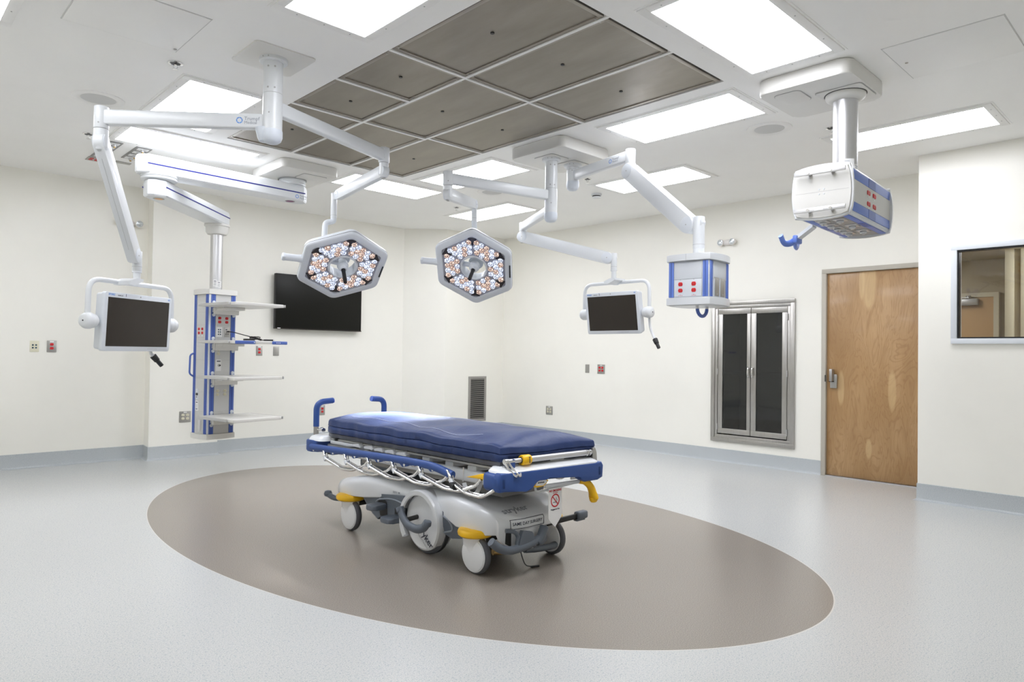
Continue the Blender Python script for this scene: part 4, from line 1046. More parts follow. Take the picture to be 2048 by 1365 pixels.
    ff = T @ Matrix(((1, 0, 0, 0), (0, 0, -1, -a/2+.005), (0, 1, 0, 0), (0, 0, 0, 1)))      # front face (-Y)
    fl = T @ Matrix(((0, 0, -1, -a/2+.005), (-1, 0, 0, 0), (0, 1, 0, 0), (0, 0, 0, 1)))     # left face (-X)
    for M in (ff, fl):
        for u in (-.109, .112):
            b = B(); b.box((u, 1.088, .002), (.046, 1.43, .006), M_BLUE, M=M); b.box((u, 1.088, .0055), (.010, 1.43, .001), mat('blue_groove', (.04, .08, .36), .5), M=M); b.build('blue_strip', t)
        b = B(); b.box((0, 1.088, .001), (.165, 1.43, .004), M_GREYP, M=M)
        for z in (.60, .80, .94, 1.13, 1.27, 1.36, 1.49, 1.62): b.box((0, z, .0032), (.165, .0015, .0006), M_SEAM, M=M)
        b.build('cover_panel', t)
    # sockets on the front face
    for u in (-.038, .040):
        for z in (1.562, 1.522):
            b = B(); duplex(b, u, z, M_RED, ff, .003); b.build('receptacle', t)
    b = B(); b.box((-.04, 1.418, .005), (.062, .105, .005), M_PAPER, M=ff, bev=.001)
    for i in range(2):
        for j in range(3): b.box((-.051+.021*i, 1.395+.024*j, .008), (.012, .013, .002), M_TEAL, M=ff)
    b.build('jack_plate', t)
    b = B(); b.box((.045, 1.418, .004), (.06, .10, .003), M_OUTST, M=ff, bev=.001)
    b.cyl((.045, 1.425, .004), (.045, 1.425, .012), .012, M_ALU, seg=14, M=ff); b.box((.037, 1.445, .006), (.014, .01, .004), M_TEAL, M=ff)
    for u in (.034, .056): b.cyl((u, 1.399, .004), (u, 1.399, .008), .005, M_DARK, seg=10, M=ff)
    b.build('connector_plate', t)
    for u, z in ((-.045, 1.232), (-.045, 1.195), (-.045, .812), (-.045, .775), (.035, .812), (.035, .775)):
        b = B(); duplex(b, u, z, M_IVORY, ff, .003); b.build('receptacle', t)
    b = B(); b.box((-.042, 1.075, .005), (.062, .118, .004), M_PAPER, M=ff, bev=.001); b.box((-.042, 1.118, .0078), (.04, .010, .001), M_TXT, M=ff); b.cyl((-.038, 1.075, .006), (-.038, 1.075, .012), .014, M_SEAM, seg=14, M=ff); b.cyl((-.030, 1.075, .012), (-.030, 1.075, .016), .008, M_DARK, seg=12, M=ff); b.build('gas_scavenging_plate', t)
    for u in (-.036, .030):
        for z in (1.448, 1.408):
            b = B(); duplex(b, u, z, M_RED, fl, .003); b.build('receptacle', t)
        b = B(); b.box((u, 1.378, .004), (.02, .008, .001), M_PAPER, M=fl); b.build('tag', t)
    b = B(); b.box((-.045, .775, .004), (.05, .11, .003), M_PLAST, M=fl); b.cyl((-.04, .775, .004), (-.04, .775, .014), .014, M_BLACK, seg=14, M=fl); b.cyl((-.05, .745, .004), (-.05, .745, .008), .006, M_DARK, seg=10, M=fl); b.build('connector_plate', t)
    b = B(); b.box((-.045, .655, .004), (.055, .105, .003), M_PAPER, M=fl); b.box((-.045, .69, .006), (.03, .008, .001), M_TXT, M=fl); b.box((-.045, .655, .006), (.022, .03, .001), M_PLAST, M=fl); b.box((-.045, .622, .006), (.03, .014, .001), M_TXTG, M=fl); b.build('switch_plate', t)
    b = B(); b.box((.010, .47, .012), (.018, .09, .018), M_ALU, M=fl, bev=.002); b.box((.04, .455, .02), (.010, .12, .02), M_PAPER, M=fl, bev=.003); b.build('rail_clamp', t)
    b = B(T); b.tube(fillet([(-a/2+.01, .12, 1.20), (-a/2-.035, .13, 1.18), (-a/2-.04, .13, .98), (-a/2+.01, .12, .95)], .04), .012, M_BLUE, 12, rx=.009); b.build('side_handle', t)
    # shelves
    xc, hw = .020, .265
    for z, nm in ((1.700, 'top'), (1.330, 'upper'), (.975, 'lower'), (.570, 'bottom')):
        yb, yf = -a/2-.012, -.80
        b = B(T); o = [(xc-hw, yb), (xc-hw, yf+.02), (xc-hw+.03, yf), (xc+hw-.02, yf), (xc+hw, yf+.02), (xc+hw, yb)]
        b.prism(o, z-.030, z, M_WARMW, bev=.003)
        s = b.build('shelf', t)
        b = B(T); b.box((xc-.01, yb-.09, z-.044), (.24, .18, .028), M_WARMW, bev=.006); b.box((xc-.005, yb-.02, z-.066), (.262, .045, .07), M_WARMW, bev=.006); b.build('bracket', s)
        for u in (-.109, .112):
            for dz in (.022, -.108):
                b = B(T); b.lathe([(.017, 0), (.017, -.008), (.013, -.011), (.001, -.011)], M_DOME, Matrix.Translation((u, -a/2-.002, z+dz)) @ Matrix.Rotation(-PI/2, 4, 'X') @ Matrix.Rotation(PI, 4, 'X') @ Matrix.Rotation(PI, 4, 'X'), 16); b.box((u, -a/2-.004, z+dz*.5-.005), (.026, .008, .05), M_DOME, bev=.002); b.build('clamp', s)
        for sd, y0, y1 in ((-1, yb+.02, yf+.10), (1, yf+.02, yb-.05)):
            b = B(T); x = xc+sd*(hw+.018); b.box((x, (y0+y1)/2, z-.014), (.010, abs(y1-y0), .026), M_ALU, bev=.001)
            for k in (.2, .8): b.box((xc+sd*(hw+.008), y0+(y1-y0)*k, z-.014), (.02, .02, .012), M_ALU)
            b.build('side_rail', s)
        if nm == 'upper':
            for x0, x1 in ((xc-hw-.012, xc-hw+.20), (xc+hw-.14, xc+hw+.03)):
                b = B(T); b.bx(x0, x1, yf-.014, yf+.004, z-.034, z-.002, M_BLUE, .006)
                if x0 > 0:
                    for k in range(3): b.cyl((x0+.045+k*.018, yf-.0135, z-.018), (x0+.045+k*.018, yf-.0155, z-.018), .005, M_PAPER, seg=12)
                else: b.cyl((x1-.014, yf-.0135, z-.018), (x1-.014, yf-.0155, z-.018), .007, M_DOME, seg=14)
                b.build('blue_grip', s)
    # loose cable and device on the shelf
    b = B(T); z = 1.331
    b.box((-.045, -.70, z+.009), (.11, .035, .018), M_BLACK, bev=.004); o = b.build('handheld_device'); tag(o, 'small black handheld device lying on the tower shelf with blue grips', 'device')
    b = B(T); pts = [(.045, -a/2-.02, 1.425), (.075, -.23, 1.42), (.13, -.34, 1.39), (.17, -.42, 1.37), (.19, -.50, 1.345), (.215, -.56, 1.339)]
    b.tube(fillet(pts, .05), .0045, M_BLACK, 8)
    for k in range(3):
        cc = V((.18+k*.004, -.44, 1.362)); b.tube([cc+V((.045*math.cos(q)*(1+.08*k), .05*math.sin(q), .016*math.sin(q+k*.5))) for q in [2*PI*i/18 for i in range(19)]], .0028, M_BLACK, 6)
    b.tube([(.17, -.40, 1.372), (.20, -.53, 1.343)], .010, M_BLACK, 8); b.cyl((.215, -.56, 1.340), (.255, -.66, 1.340), .0085, M_BLACK, seg=12); b.cyl((.255, -.66, 1.340), (.265, -.68, 1.340), .006, M_PAPER, seg=12)
    b.cyl((.045, -a/2-.006, 1.425), (.048, -a/2-.03, 1.425), .007, M_BLACK, seg=10)
    o = b.build('coiled_cable'); tag(o, 'thin black coiled cable plugged into the tower above the shelf with blue grips', 'cable')
equipment()

# ---------------------------------------------------------------- stretcher (local: x across, y towards the head, z up)
def stretcher():
    SX, SY, SR = 2.86, 3.62, R(1.6)
    T = Matrix.Translation((SX, SY, 0)) @ Matrix.Rotation(SR, 4, 'Z')
    t = thing('hospital_stretcher', 'white and blue wheeled hospital stretcher with yellow bumpers standing in the brown floor oval', 'stretcher', (SX, SY, 0), SR)
    # --- base hood
    hv = [.862, .850, .825, .78, .70, .58, .42, .25, .08, -.10, -.28, -.42, -.52, -.66, -.75, -.80, -.83, -.85, -.862]
    hhw = [.12, .20, .26, .305, .33, .335, .325, .295, .275, .27, .28, .305, .33, .335, .31, .27, .22, .16, .10]
    hzt = [.285, .298, .315, .33, .352, .378, .405, .412, .400, .392, .400, .410, .405, .385, .362, .345, .330, .315, .300]
    hzb = [.245, .240, .237, .236, .238, .245, .258, .28, .30, .31, .29, .255, .238, .230, .226, .230, .236, .242, .25]
    secs = list(zip(hv, hhw, hzb, hzt))
    def ring(v, hw, zb, zt):
        out = []; h = zt-zb
        rt = min(.062, hw*.7, h*.62); rb = .010
        def arc(cx, cz, rx, rz, a0, a1, n): return [V((cx+rx*math.cos(R(a0+(a1-a0)*i/n)), v, cz+rz*math.sin(R(a0+(a1-a0)*i/n)))) for i in range(n+1)]
        out += arc(hw-rb, zb+rb, rb, rb, -90, 0, 2); out += arc(hw-rt, zt-rt, rt, rt, 0, 90, 7)
        out += arc(-hw+rt, zt-rt, rt, rt, 90, 180, 7); out += arc(-hw+rb, zb+rb, rb, rb, 180, 270, 2)
        return out
    b = B(T); b.loft([ring(*q) for q in secs], M_HOOD)
    hood = b.build('base_hood', t, ang=60)
    # front apron below the label
    us = [-.27, -.255, -.235, -.20, -.155, -.10, -.04, .02, .07, .10, .125, .14]
    zbs = [.235, .20, .180, .150, .135, .132, .132, .133, .134, .140, .20, .235]
    fv = lambda u: -.858+1.0*(u+.06)**2
    b = B(T); b.loft([[V((u, fv(u), zb)), V((u, fv(u)-.004, (zb+.30)/2)), V((u, fv(u)+.002, .30)), V((u, fv(u)+.022, .325)), V((u, fv(u)+.022, zb))] for u, zb in zip(us, zbs)], M_HOOD); b.build('front_apron', t, ang=50)
    b = B(T); b.loft([[V((x, fv(x)-k, z)) for x, z in ((-.035, .136), (.03, .200), (.055, .262), (.105, .285), (.105, .142), (.06, .136))] for k in (.008, -.004)], M_SLATE); b.build('pedal_panel', t)
    b = B(T); b.loft([[V((x, fv(x)-k, z)) for x, z in ((-.232, .185), (-.232, .255), (-.215, .268), (-.200, .255), (-.200, .165))] for k in (.006, -.004)], M_DARK); b.build('pedal_slot', t)
    # grey top tray between the lift columns
    b = B(T); b.loft([[V((x, v, z)) for x in (-w, w)] for v, w, z in ((.52, .10, .402), (.40, .20, .4135), (.0, .205, .398), (-.34, .205, .411))], mat('hood_tray', (.34, .345, .35), .3), closed=False)
    b.loft([[V((x, v, z)) for x, z in ((-w, zz-.02), (-w, zz), (w, zz), (w, zz-.02))] for v, w, zz in ((.50, .12, .404), (.38, .20, .4145), (.0, .205, .3995), (-.34, .205, .4125))], mat('hood_tray'))
    b.build('top_tray', t)
    # slate skirts along the side
    for s in (-1, 1):
        b = B(T); x = s*.285
        poly = [(.50, .275), (.40, .29), (.10, .32), (.03, .325), (.01, .24), (.02, .17), (.05, .14), (.10, .16), (.24, .175), (.30, .13), (.36, .16), (.42, .20), (.46, .235)]
        poly2 = [(-.36, .30), (-.50, .26), (-.56, .235), (-.56, .17), (-.45, .15), (-.385, .165), (-.372, .21)]
        Mx = Matrix(((0, 0, 1, 0), (1, 0, 0, 0), (0, 1, 0, 0), (0, 0, 0, 1)))
        b.prism(poly, x-.012, x+.012, M_SLATE, Mx, .004)
        b.tube(fillet([(x+s*.013, .34, .20), (x+s*.016, .30, .265), (x+s*.016, .14, .292), (x+s*.014, .03, .28)], .08, 6), .006, mat('slate_light', (.24, .27, .31), .35), 8)
        b.build('side_skirt', t); b = B(T); b.prism(poly2, x-.012, x+.012, M_SLATE, Mx, .004)
        b.tube(fillet([(x+s*.013, -.375, .27), (x+s*.015, -.44, .25), (x+s*.015, -.47, .20), (x+s*.013, -.385, .175)], .05, 6), .006, mat('slate_light'), 8)
        b.build('side_skirt', t)
        b = B(T); b.prism([(.30, .27), (.24, .285), (.20, .26), (.19, .17), (.27, .16)], x-s*.002, x+s*.0135, M_DARK, Mx); b.prism([(.11, .235), (.02, .245), (.02, .205), (.11, .20)], x, x+s*.0135, M_DARK, Mx); b.build('pedal_slot', t)
    # chassis below
    b = B(T); b.box((0, .0, .22), (.40, 1.30, .07), M_DARK, bev=.01); b.box((0, .64, .19), (.56, .10, .05), M_DARK, bev=.01); b.box((0, -.64, .19), (.56, .10, .05), M_DARK, bev=.01)
    b.cyl((-.22, -.72, .115), (-.10, -.76, .105), .018, mat('brass'), seg=14); b.box((-.07, -.75, .135), (.09, .06, .05), M_DARK, bev=.005)
    b.build('chassis', t)
    b = B(T); b.tube(fillet([(-.05, -.77, .11), (-.035, -.78, .05), (-.02, -.79, .010), (.02, -.82, .006)], .03, 5), .003, M_BLACK, 6)
    b.cyl((.0, -.81, .006), (.05, -.83, .006), .006, M_BLACK, seg=8); b.build('ground_chain', t)
    # --- big side wheels with housings
    for s in (-1, 1):
        x0 = s*.225; cy, cz = -.175, .1965
        arch = []
        b = B(T)
        n = 26; r0, r1 = .196, .160
        def arc(r, x, a0=-38, a1=218): return [V((x, cy+r*math.cos(R(a0+(a1-a0)*i/n)), cz+.006+r*math.sin(R(a0+(a1-a0)*i/n)))) for i in range(n+1)]
        xo, xi = s*.335, s*.215
        ringsA = [arc(r0*.985, xi), arc(r0, xo-s*.012), arc(r0-.006, xo), arc(r1+.006, xo), arc(r1, xo-s*.008)]
        for A, Bq in zip(ringsA, ringsA[1:]): b.loft([A, Bq], M_HOOD, closed=False)
        o = b.build('wheel_housing', t, ang=50)
        W = Matrix.Translation((x0+s*.0, cy, cz)) @ Matrix.Rotation(s*PI/2, 4, 'Y')
        b = B(T); b.lathe([(.10, .0), (.188, .0), (.1955, .010), (.1955, .040), (.188, .048), (.172, .050)], M_TYRE, W, 48); b.build('big_wheel', t)
        b = B(T); b.lathe([(.174, .045), (.172, .062), (.160, .068), (.156, .066), (.08, .076), (.001, .080)], M_HOOD, W, 48)
        b.build('wheel_cover', t)
        if s < 0:
            b = B(); F = T @ Matrix(((0, 0, -1, x0-.0785), (-1, 0, 0, cy), (0, 1, 0, cz), (0, 0, 0, 1)))
            mesh_text(b, 'stryker', .062, F @ Matrix.Translation((.035, -.075, .001)) @ Matrix.Rotation(R(-38), 4, 'Z'), M_TXT, bold=.0008)
            mesh_text(b, 'Patient Transport', .016, F @ Matrix.Translation((.018, -.11, .0025)) @ Matrix.Rotation(R(-38), 4, 'Z'), M_TXTG)
            for v in b.bm.verts: pass
            b.build('wheel_lettering', t)
    # --- casters
    for (u, v, ps) in ((-.300, .611, (-.285, .640)), (-.302, -.671, (-.285, -.645)), (.302, -.703, (.285, -.675)), (.300, .60, (.285, .635))):
        r = .108; s = -1 if u < 0 else 1
        W = Matrix.Translation((u, v, r)) @ Matrix.Rotation(s*PI/2, 4, 'Y')
        b = B(T)
        b.lathe([(.06, -.020), (.098, -.020), (r-.003, -.014), (r, -.006), (r, .006), (r-.003, .014), (.098, .020), (.06, .020)], M_TYRE, W, 40); wh = b.build('caster_wheel', t)
        b = B(T)
        # white fork shell: disc over the wheel plus neck rising to the stem
        for sg in (1, -1):
            b.lathe([(.090*1.0, sg*.021), (.088, sg*.028), (.06, sg*.034), (.001, sg*.036)], M_HOOD, W, 36)
        neck = []
        for z, hy, cyy, hx in ((.085, .092, v+.004, .0345), (.115, .094, v+.008, .0355), (.145, .091, v+.016, .038), (.175, .086, v+.024, .045), (.200, .080, v+.029, .056), (.216, .078, v+.029, .062)):
            neck.append([V((u+hx*math.cos(a)-(u-ps[0])*max(0, (z-.13))/.09*.6, cyy+hy*math.sin(a), z)) for a in [2*PI*i/24 for i in range(24)]])
        b.loft(neck, M_HOOD)
        b.lathe([(.095, .0375-.0165), (.096, .0225), (.0945, .0245)], M_HOOD, W, 36)
        b.build('fork_shell', t, ang=50)
        b = B(T); yy = Matrix.Translation((ps[0], ps[1], 0))
        b.lathe([(.05, .262), (.088, .258), (.100, .250), (.104, .238), (.101, .224), (.090, .215), (.05, .213)], M_YEL, yy @ Matrix.Translation((0, 0, -.008)), 36); b.build('yellow_bumper_ring', t)
    # --- pedals
    b = B(T); b.tube(fillet([(-.40, -.085, .275), (-.405, -.11, .245), (-.41, -.165, .200), (-.415, -.27, .190), (-.42, -.345, .215), (-.42, -.375, .250)], .06, 6), [.022]*4+[.020]*6+[.018]*40 if False else .0195, M_SLATE, 14, rx=.026)
    b.cyl((-.40, -.078, .290), (-.40, -.092, .262), .026, M_SLATE, seg=18, bev=.006); b.cyl((-.42, -.378, .262), (-.42, -.372, .230), .024, M_SLATE, seg=18, bev=.006)
    b.cyl((-.28, -.13, .225), (-.41, -.14, .22), .014, M_DARK, seg=10)
    b.build('steering_pedal', t)
    for (v, z, l, wd) in ((.235, .240, .15, .10), (.075, .185, .13, .12)):
        b = B(T); b.prism(rrect(l*.78, wd, .028, 5, -.355, v), z-.022, z+.010, M_SLATE, bev=.008, seg=3); b.box((-.30, v, z-.012), (.09, .03, .02), M_DARK); b.build('pump_pedal', t)
    b = B(T)
    b.tube(fillet([(-.395, -.885, .238), (-.345, -.892, .195), (-.265, -.895, .165), (-.12, -.895, .168), (-.03, -.895, .190)], .05, 5), .021, M_SLATE, 12, rx=.024)
    b.tube(fillet([(-.05, -.895, .175), (-.01, -.895, .195), (.025, -.89, .25)], .04, 5), .026, M_SLATE, 12)
    b.tube(fillet([(-.20, -.89, .175), (-.19, -.89, .235), (-.215, -.88, .262), (-.26, -.86, .268)], .03, 5), .012, M_SLATE, 10)
    b.loft([[V((x, v, z)) for x, z in ((-.205, .165), (-.05, .170), (-.07, .205), (-.095, .245), (-.17, .262), (-.19, .22))] for v in (-.908, -.885)], M_SLATE)
    b.build('foot_pedal', t)
    b = B(T); b.box((.255, -.835, .243), (.30, .020, .030), M_BLACK, bev=.003); lv = b.build('brake_lever', t)
    b = B(T); b.box((.425, -.838, .246), (.095, .048, .048), M_SLATE, bev=.014, seg=3); b.box((.41, -.838, .220), (.08, .03, .012), M_SLATE, bev=.003); b.build('grip', lv)
    b = B(T); b.tube(fillet([(.0, -.76, .095), (.10, -.765, .080), (.24, -.765, .070), (.335, -.76, .085)], .05, 5), .020, M_SLATE, 10); b.build('rear_pedal', t)
    b = B(T); b.tube(fillet([(-.24, .74, .19), (-.30, .84, .185), (-.31, .90, .205)], .04, 5), .019, M_SLATE, 12); b.lathe([(.001, -.02), (.024, -.014), (.03, .004), (.022, .022), (.001, .028)], M_SLATE, Matrix.Translation((-.31, .905, .208)), 18); b.build('head_pedal', t)
    # --- lift columns
    for v in (.60, -.53):
        b = B(T); b.cyl((0, v, .36), (0, v, .425), .095, M_TYRE, seg=28, bev=.008); b.cyl((0, v, .42), (0, v, .52), .065, M_SLATE, seg=28); b.build('lift_column', t)
    b = B(T); b.box((0, .42, .455), (.40, .50, .05), M_SLATE, bev=.01); b.box((0, -.55, .445), (.36, .40, .05), mat('dark_grey_metal', (.17, .17, .17), .45), bev=.01); b.box((0, 0, .475), (.46, 1.2, .03), M_GALV, bev=.006); b.build('under_frame', t)
    # --- litter frame
    for s in (-1, 1):
        b = B(T); b.box((s*.300, .06, .542), (.05, 1.86, .066), M_LITTER, bev=.012, seg=3); b.build('side_beam', t)
    b = B(T)
    for k, v in enumerate((.70, .50, .36, .24, .12, 0, -.20, -.42, -.62, -.80)):
        b.box((0, v, .585), (.60, .075, .030), M_LITTER, bev=.006)
        for s in (-1, 1):
            if k in (1, 2, 3, 4, 5): b.loft([[V((s*(.315+.0), v+dv, z)) for dv, z in ((-.05, .60), (.045, .60), (.045, .612), (-.035, .622))] , [V((s*.345, v+dv, z)) for dv, z in ((-.05, .592), (.045, .592), (.045, .604), (-.035, .614))]], M_LITTER)
    b.build('deck_slats', t, None)
    b = B(T); b.box((0, .0, .612), (.640, 1.72, .012), M_GREYP, bev=.003)
    b.box((0, .30, .620), (.61, .85, .010), M_GREYP, bev=.003)
    b.build('deck_panel', t)
    b = B(T); b.prism(rrect(.10, .30, .04, 5, -.30, .70), .586, .604, M_LITTER, bev=.004); b.cyl((-.315, .79, .60), (-.315, .79, .625), .017, M_BLACK, seg=14); b.build('head_hinge', t)
    # --- head end bumper
    b = B(T)
    def ubar(v0, v1, hw, z0, z1, m, r=.05, bev=.008): b.prism(rrect(hw*2, v1-v0, r, 6, 0, (v0+v1)/2), z0, z1, m, bev=bev, seg=3)
    ubar(.90, 1.085, .415, .515, .598, M_BLUEB, .06, .012); b.box((0, .935, .53), (.60, .12, .08), M_DARK); b.build('head_bumper', t)
    b = B(T); b.loft([[V((p[0]*k, .955+(p[1])*k2, z)) for p in rrect(.81, .21, .05, 6)] for z, k, k2 in ((.596, 1, 1), (.608, .99, .97), (.624, .96, .86), (.632, .90, .66), (.634, .84, .45))], M_HOOD); b.build('head_cover', t)
    for s, u in ((-1, -.335), (1, .262)):
        b = B(T); hv_ = 1.045
        b.cyl((u, hv_, .60), (u, hv_, .70), .019, M_GALV, seg=20)
        b.cyl((u, hv_-.02, .665), (u, hv_-.075, .665), .008, M_CHROME, seg=12); b.lathe([(.001, -.02), (.016, -.018), (.021, 0), (.016, .02), (.001, .024)], M_CHROME, Matrix.Translation((u, hv_-.085, .666)) @ Matrix.Rotation(PI/2, 4, 'X'), 18)
        b.build('push_handle_post', t)
        b = B(T); e = V((u-s*.125, hv_-.012, .872)); b.tube(fillet([(u, hv_, .685), (u, hv_, .862), e], .085, 10), .0215, M_BLUEB, 18)
        b.cyl(e, e+V((-s*.006, 0, .001)), .020, M_BLUE, seg=18); b.build('push_handle', t, 'blue curved push handle')
    # --- foot end
    TF = T @ Matrix.Translation((-.02, -.985, 0)) @ Matrix.Rotation(R(-5.6), 4, 'Z') @ Matrix.Diagonal((.955, 1, 1, 1)) @ Matrix.Translation((0, .985, 0))
    b = B(TF)
    o = [(-.405, .610), (-.42, .59), (-.42, .535), (-.405, .512), (-.22, .498), (-.175, .502), (-.155, .52), (-.145, .55), (-.12, .558), (-.06, .556), (-.045, .546), (.205, .546), (.215, .520), (.26, .500), (.37, .500), (.415, .515), (.42, .585), (.405, .606)]
    Mf = Matrix(((1, 0, 0, 0), (0, 0, 1, 0), (0, 1, 0, 0), (0, 0, 0, 1)))
    b.prism(o, -1.005, -.955, M_BLUEB, Mf, .010, 3)
    for s in (-1, 1): b.box((s*.385, -.93, .555), (.07, .15, .10), M_BLUEB, bev=.025, seg=3)
    b.build('foot_bumper', t)
    b = B(TF); b.loft([[V((p[0]*k, -.93+p[1]*k2+dv, z)) for p in rrect(.80, .15, .05, 6)] for z, k, k2, dv in ((.585, 1.0, 1, .0), (.610, .995, .97, .002), (.622, .97, .80, .008), (.632, .93, .62, .016), (.636, .86, .45, .02))], M_HOOD)
    b.tube([(x, y, z) for x, y, z in [(.02+.26*math.cos(q), -.925+.034*math.sin(q), .633-.012*max(0, -math.sin(q))) for q in [2*PI*i/40 for i in range(41)]]], .0022, M_SEAM, 6)
    b.build('foot_cover', t)
    b = B(TF); mesh_text(b, 'stryker', .02, Matrix.Translation((.14, -.915, .6365)), M_TXTG); b.build('cover_lettering', t)
    b = B(TF); b.cyl((-.325, -.960, .662), (.355, -.960, .662), .0135, M_ALU, seg=20); b.cyl((-.175, -.960, .662), (.31, -.960, .662), .0175, M_ALU, seg=20)
    for u in (.30, .325): b.cyl((u, -.960, .662), (u+.012, -.960, .662), .021, M_CHROME, seg=20)
    fb = b.build('foot_bar', t, 'chrome push bar across the foot end')
    b = B(TF); b.cyl((-.225, -.960, .662), (-.155, -.960, .662), .028, M_YEL, seg=26, bev=.009); b.cyl((-.226, -.960, .662), (-.224, -.960, .662), .018, M_DARK, seg=18)
    for z in (.0,): b.box((-.185, -.993, .662), (.004, .002, .03), M_TXT); b.box((-.185, -.992, .680), (.014, .002, .004), M_TXT)
    b.build('yellow_release_sleeve', fb)
    b = B(TF)
    for du in (0, .028): b.tube(fillet([(-.345+du*.6, -.960, .672), (-.34+du, -.98, .635), (-.315+du, -1.00, .60), (-.30+du, -1.015, .585), (-.29+du, -1.00, .60)], .02, 4), .007, M_CHROME, 8)
    b.cyl((-.345, -.960, .662), (-.325, -.960, .662), .016, M_CHROME, seg=16); b.build('folding_bracket', t)
    b = B(TF); b.prism([(-.315, .61), (-.275, .61), (-.275, .672), (-.29, .675), (-.315, .655)], -.972, -.962, M_BLUEB, Mf, .003); b.build('bar_support', t)
    b = B(TF); b.prism([(.355, .60), (.395, .60), (.39, .66), (.375, .69), (.355, .685)], -.975, -.955, M_OUTST, Mf, .003); b.build('bar_support', t)
    b = B(TF); b.prism(rrect(.115, .045, .008, 3, .08, -.925), .636, .643, M_PAPER, bev=.001); b.box((.07, -.935, .646), (.13, .010, .02), M_PAPER, bev=.002)
    b.build('label_tab', t)
    # yellow label in the notch, sign bracket, yellow release handle
    b = B(TF); b.prism([(-.15, .512), (-.135, .545), (-.12, .552), (-.055, .552), (-.035, .538), (-.05, .522), (-.07, .510), (-.12, .506)], -.99, -.975, M_YEL, Mf, .002); b.prism([(-.138, .518), (-.125, .542), (-.06, .544), (-.045, .534), (-.06, .524), (-.08, .514)], -.992, -.985, M_PAPER, Mf)
    for k in range(4): b.box((-.115+k*.013, -.9925, .532), (.009, .001, .007), M_TXT)
    b.build('release_label', t)
    b = B(TF); b.tube(fillet([(-.10, -.95, .51), (-.10, -.95, .478), (-.07, -.95, .470), (.24, -.95, .492)], .02, 4), .007, M_PLAST, 8); b.box((.12, -.955, .497), (.30, .010, .022), M_PLAST, M=Matrix(), bev=.002)
    b.build('sign_bracket', t)
    b = B(TF); b.box((.21, -.955, .525), (.05, .012, .022), M_PAPER, bev=.002)
    pts = fillet([(.262, -.955, .503), (.302, -.96, .496), (.348, -.965, .462), (.372, -.965, .41), (.378, -.965, .388)], .06, 6)
    n = len(pts); b.tube(pts, [.013+.025*(i/(n-1))**1.2 for i in range(n)], M_YEL, 14, rx=.022)
    b.lathe([(.038, 0), (.035, -.014), (.023, -.027), (.001, -.032)], M_YEL, Matrix.Translation((.379, -.965, .39)) @ Matrix.Diagonal((1, .5, 1, 1)), 18)
    b.build('yellow_release_handle', t)
    # side yellow lever
    b = B(T); b.prism([(-.68, .555), (-.83, .56), (-.855, .575), (-.84, .59), (-.80, .588)], -.40, -.378, M_YEL, Matrix(((0, 0, 1, 0), (1, 0, 0, 0), (0, 1, 0, 0), (0, 0, 0, 1))), .004)
    b.build('yellow_side_lever', t)
    b = B(T); b.box((-.355, -.86, .568), (.06, .08, .045), M_OUTST, bev=.008); b.box((-.385, -.89, .575), (.03, .03, .02), M_CHROME, bev=.004); b.cyl((-.386, -.88, .59), (-.376, -.88, .59), .006, M_DARK, seg=10); b.build('latch_block', t)
    # --- side rails (folded): blue top rail, chrome spindles
    for s in (-1, 1):
        b = B(T); x = s*.415
        pts = fillet([(x, .97, .550), (x, -.10, .584), (x, -.42, .585), (x, -.59, .554)], .14, 8)
        b.tube(pts, .019, M_BLUEB, 16, rx=.024)
        for v in (.93, .67, .40, .13, -.14, -.41):
            b.prism([(v+.05, .545+.03*(.9-v)/1.3), (v-.07, .545+.03*(.9-v)/1.3), (v-.03, .528+.03*(.9-v)/1.3), (v+.01, .520+.03*(.9-v)/1.3)], x-.010, x+.010, M_BLUEB, Matrix(((0, 0, 1, 0), (1, 0, 0, 0), (0, 1, 0, 0), (0, 0, 0, 1))), .003)
            b.cyl((x+s*.010, v-.012, .536+.03*(.9-v)/1.3), (x+s*.013, v-.012, .536+.03*(.9-v)/1.3), .009, M_PAPER, seg=14)
        rl = b.build('side_rail', t)
        for k in range(6):
            v = .80-.268*k; zr = .548+.03*(.9-v)/1.3; xo = x+s*.022
            b = B(T)
            L1 = .215
            pts = fillet([(x, v+.05, zr-.012), (x+s*.005, v-.015, zr-.004), (xo, v-.05, zr-.030), (xo, v-.055, zr-.055), (xo, v-.055-L1, zr-.100), (xo, v-.40, zr-.095), (xo-s*.03, v-.50, zr-.055), (x-s*.015, v-.535, zr-.015)] if k < 5 else
                         [(x, v+.05, zr-.012), (x+s*.005, v-.015, zr-.004), (xo, v-.05, zr-.030), (xo, v-.06, zr-.06), (xo, v-.18, zr-.105), (xo, v-.31, zr-.108), (xo-s*.015, v-.375, zr-.07), (x-s*.05, v-.38, zr-.04)], .035, 5)
            b.tube(pts, .0095, M_CHROME, 10)
            b.tube([p+V((-s*.022, .004, .006)) for p in pts[8:-6]], .0055, M_CHROME, 8)
            b.cyl((xo, v-.052, zr-.045), (xo, v-.070, zr-.066), .012, M_PLAST, seg=12)
            b.build('spindle', rl)
        b = B(T); vv = .80-.268*5-.075; zz = .548+.03*(.9-.80+.268*5)/1.3-.078; b.cyl((x+s*.022, vv+.012, zz+.006), (x+s*.022, vv-.018, zz-.004), .019, M_BLACK, seg=16); b.build('rail_bushing', rl)
        b = B(T); xx = s*.37; b.tube([V((xx, -.70+.07*math.cos(R(q)), .545+.085*math.sin(R(q)))) for q in range(170, 350, 12)], .008, M_LITTER, 8, rx=.016); b.cyl((xx, -.625, .52), (xx, -.628, .60), .004, M_ALU, seg=8); b.build('utility_hook', t)
    # --- lettering on the hood, found by casting onto it
    from mathutils.bvhtree import BVHTree
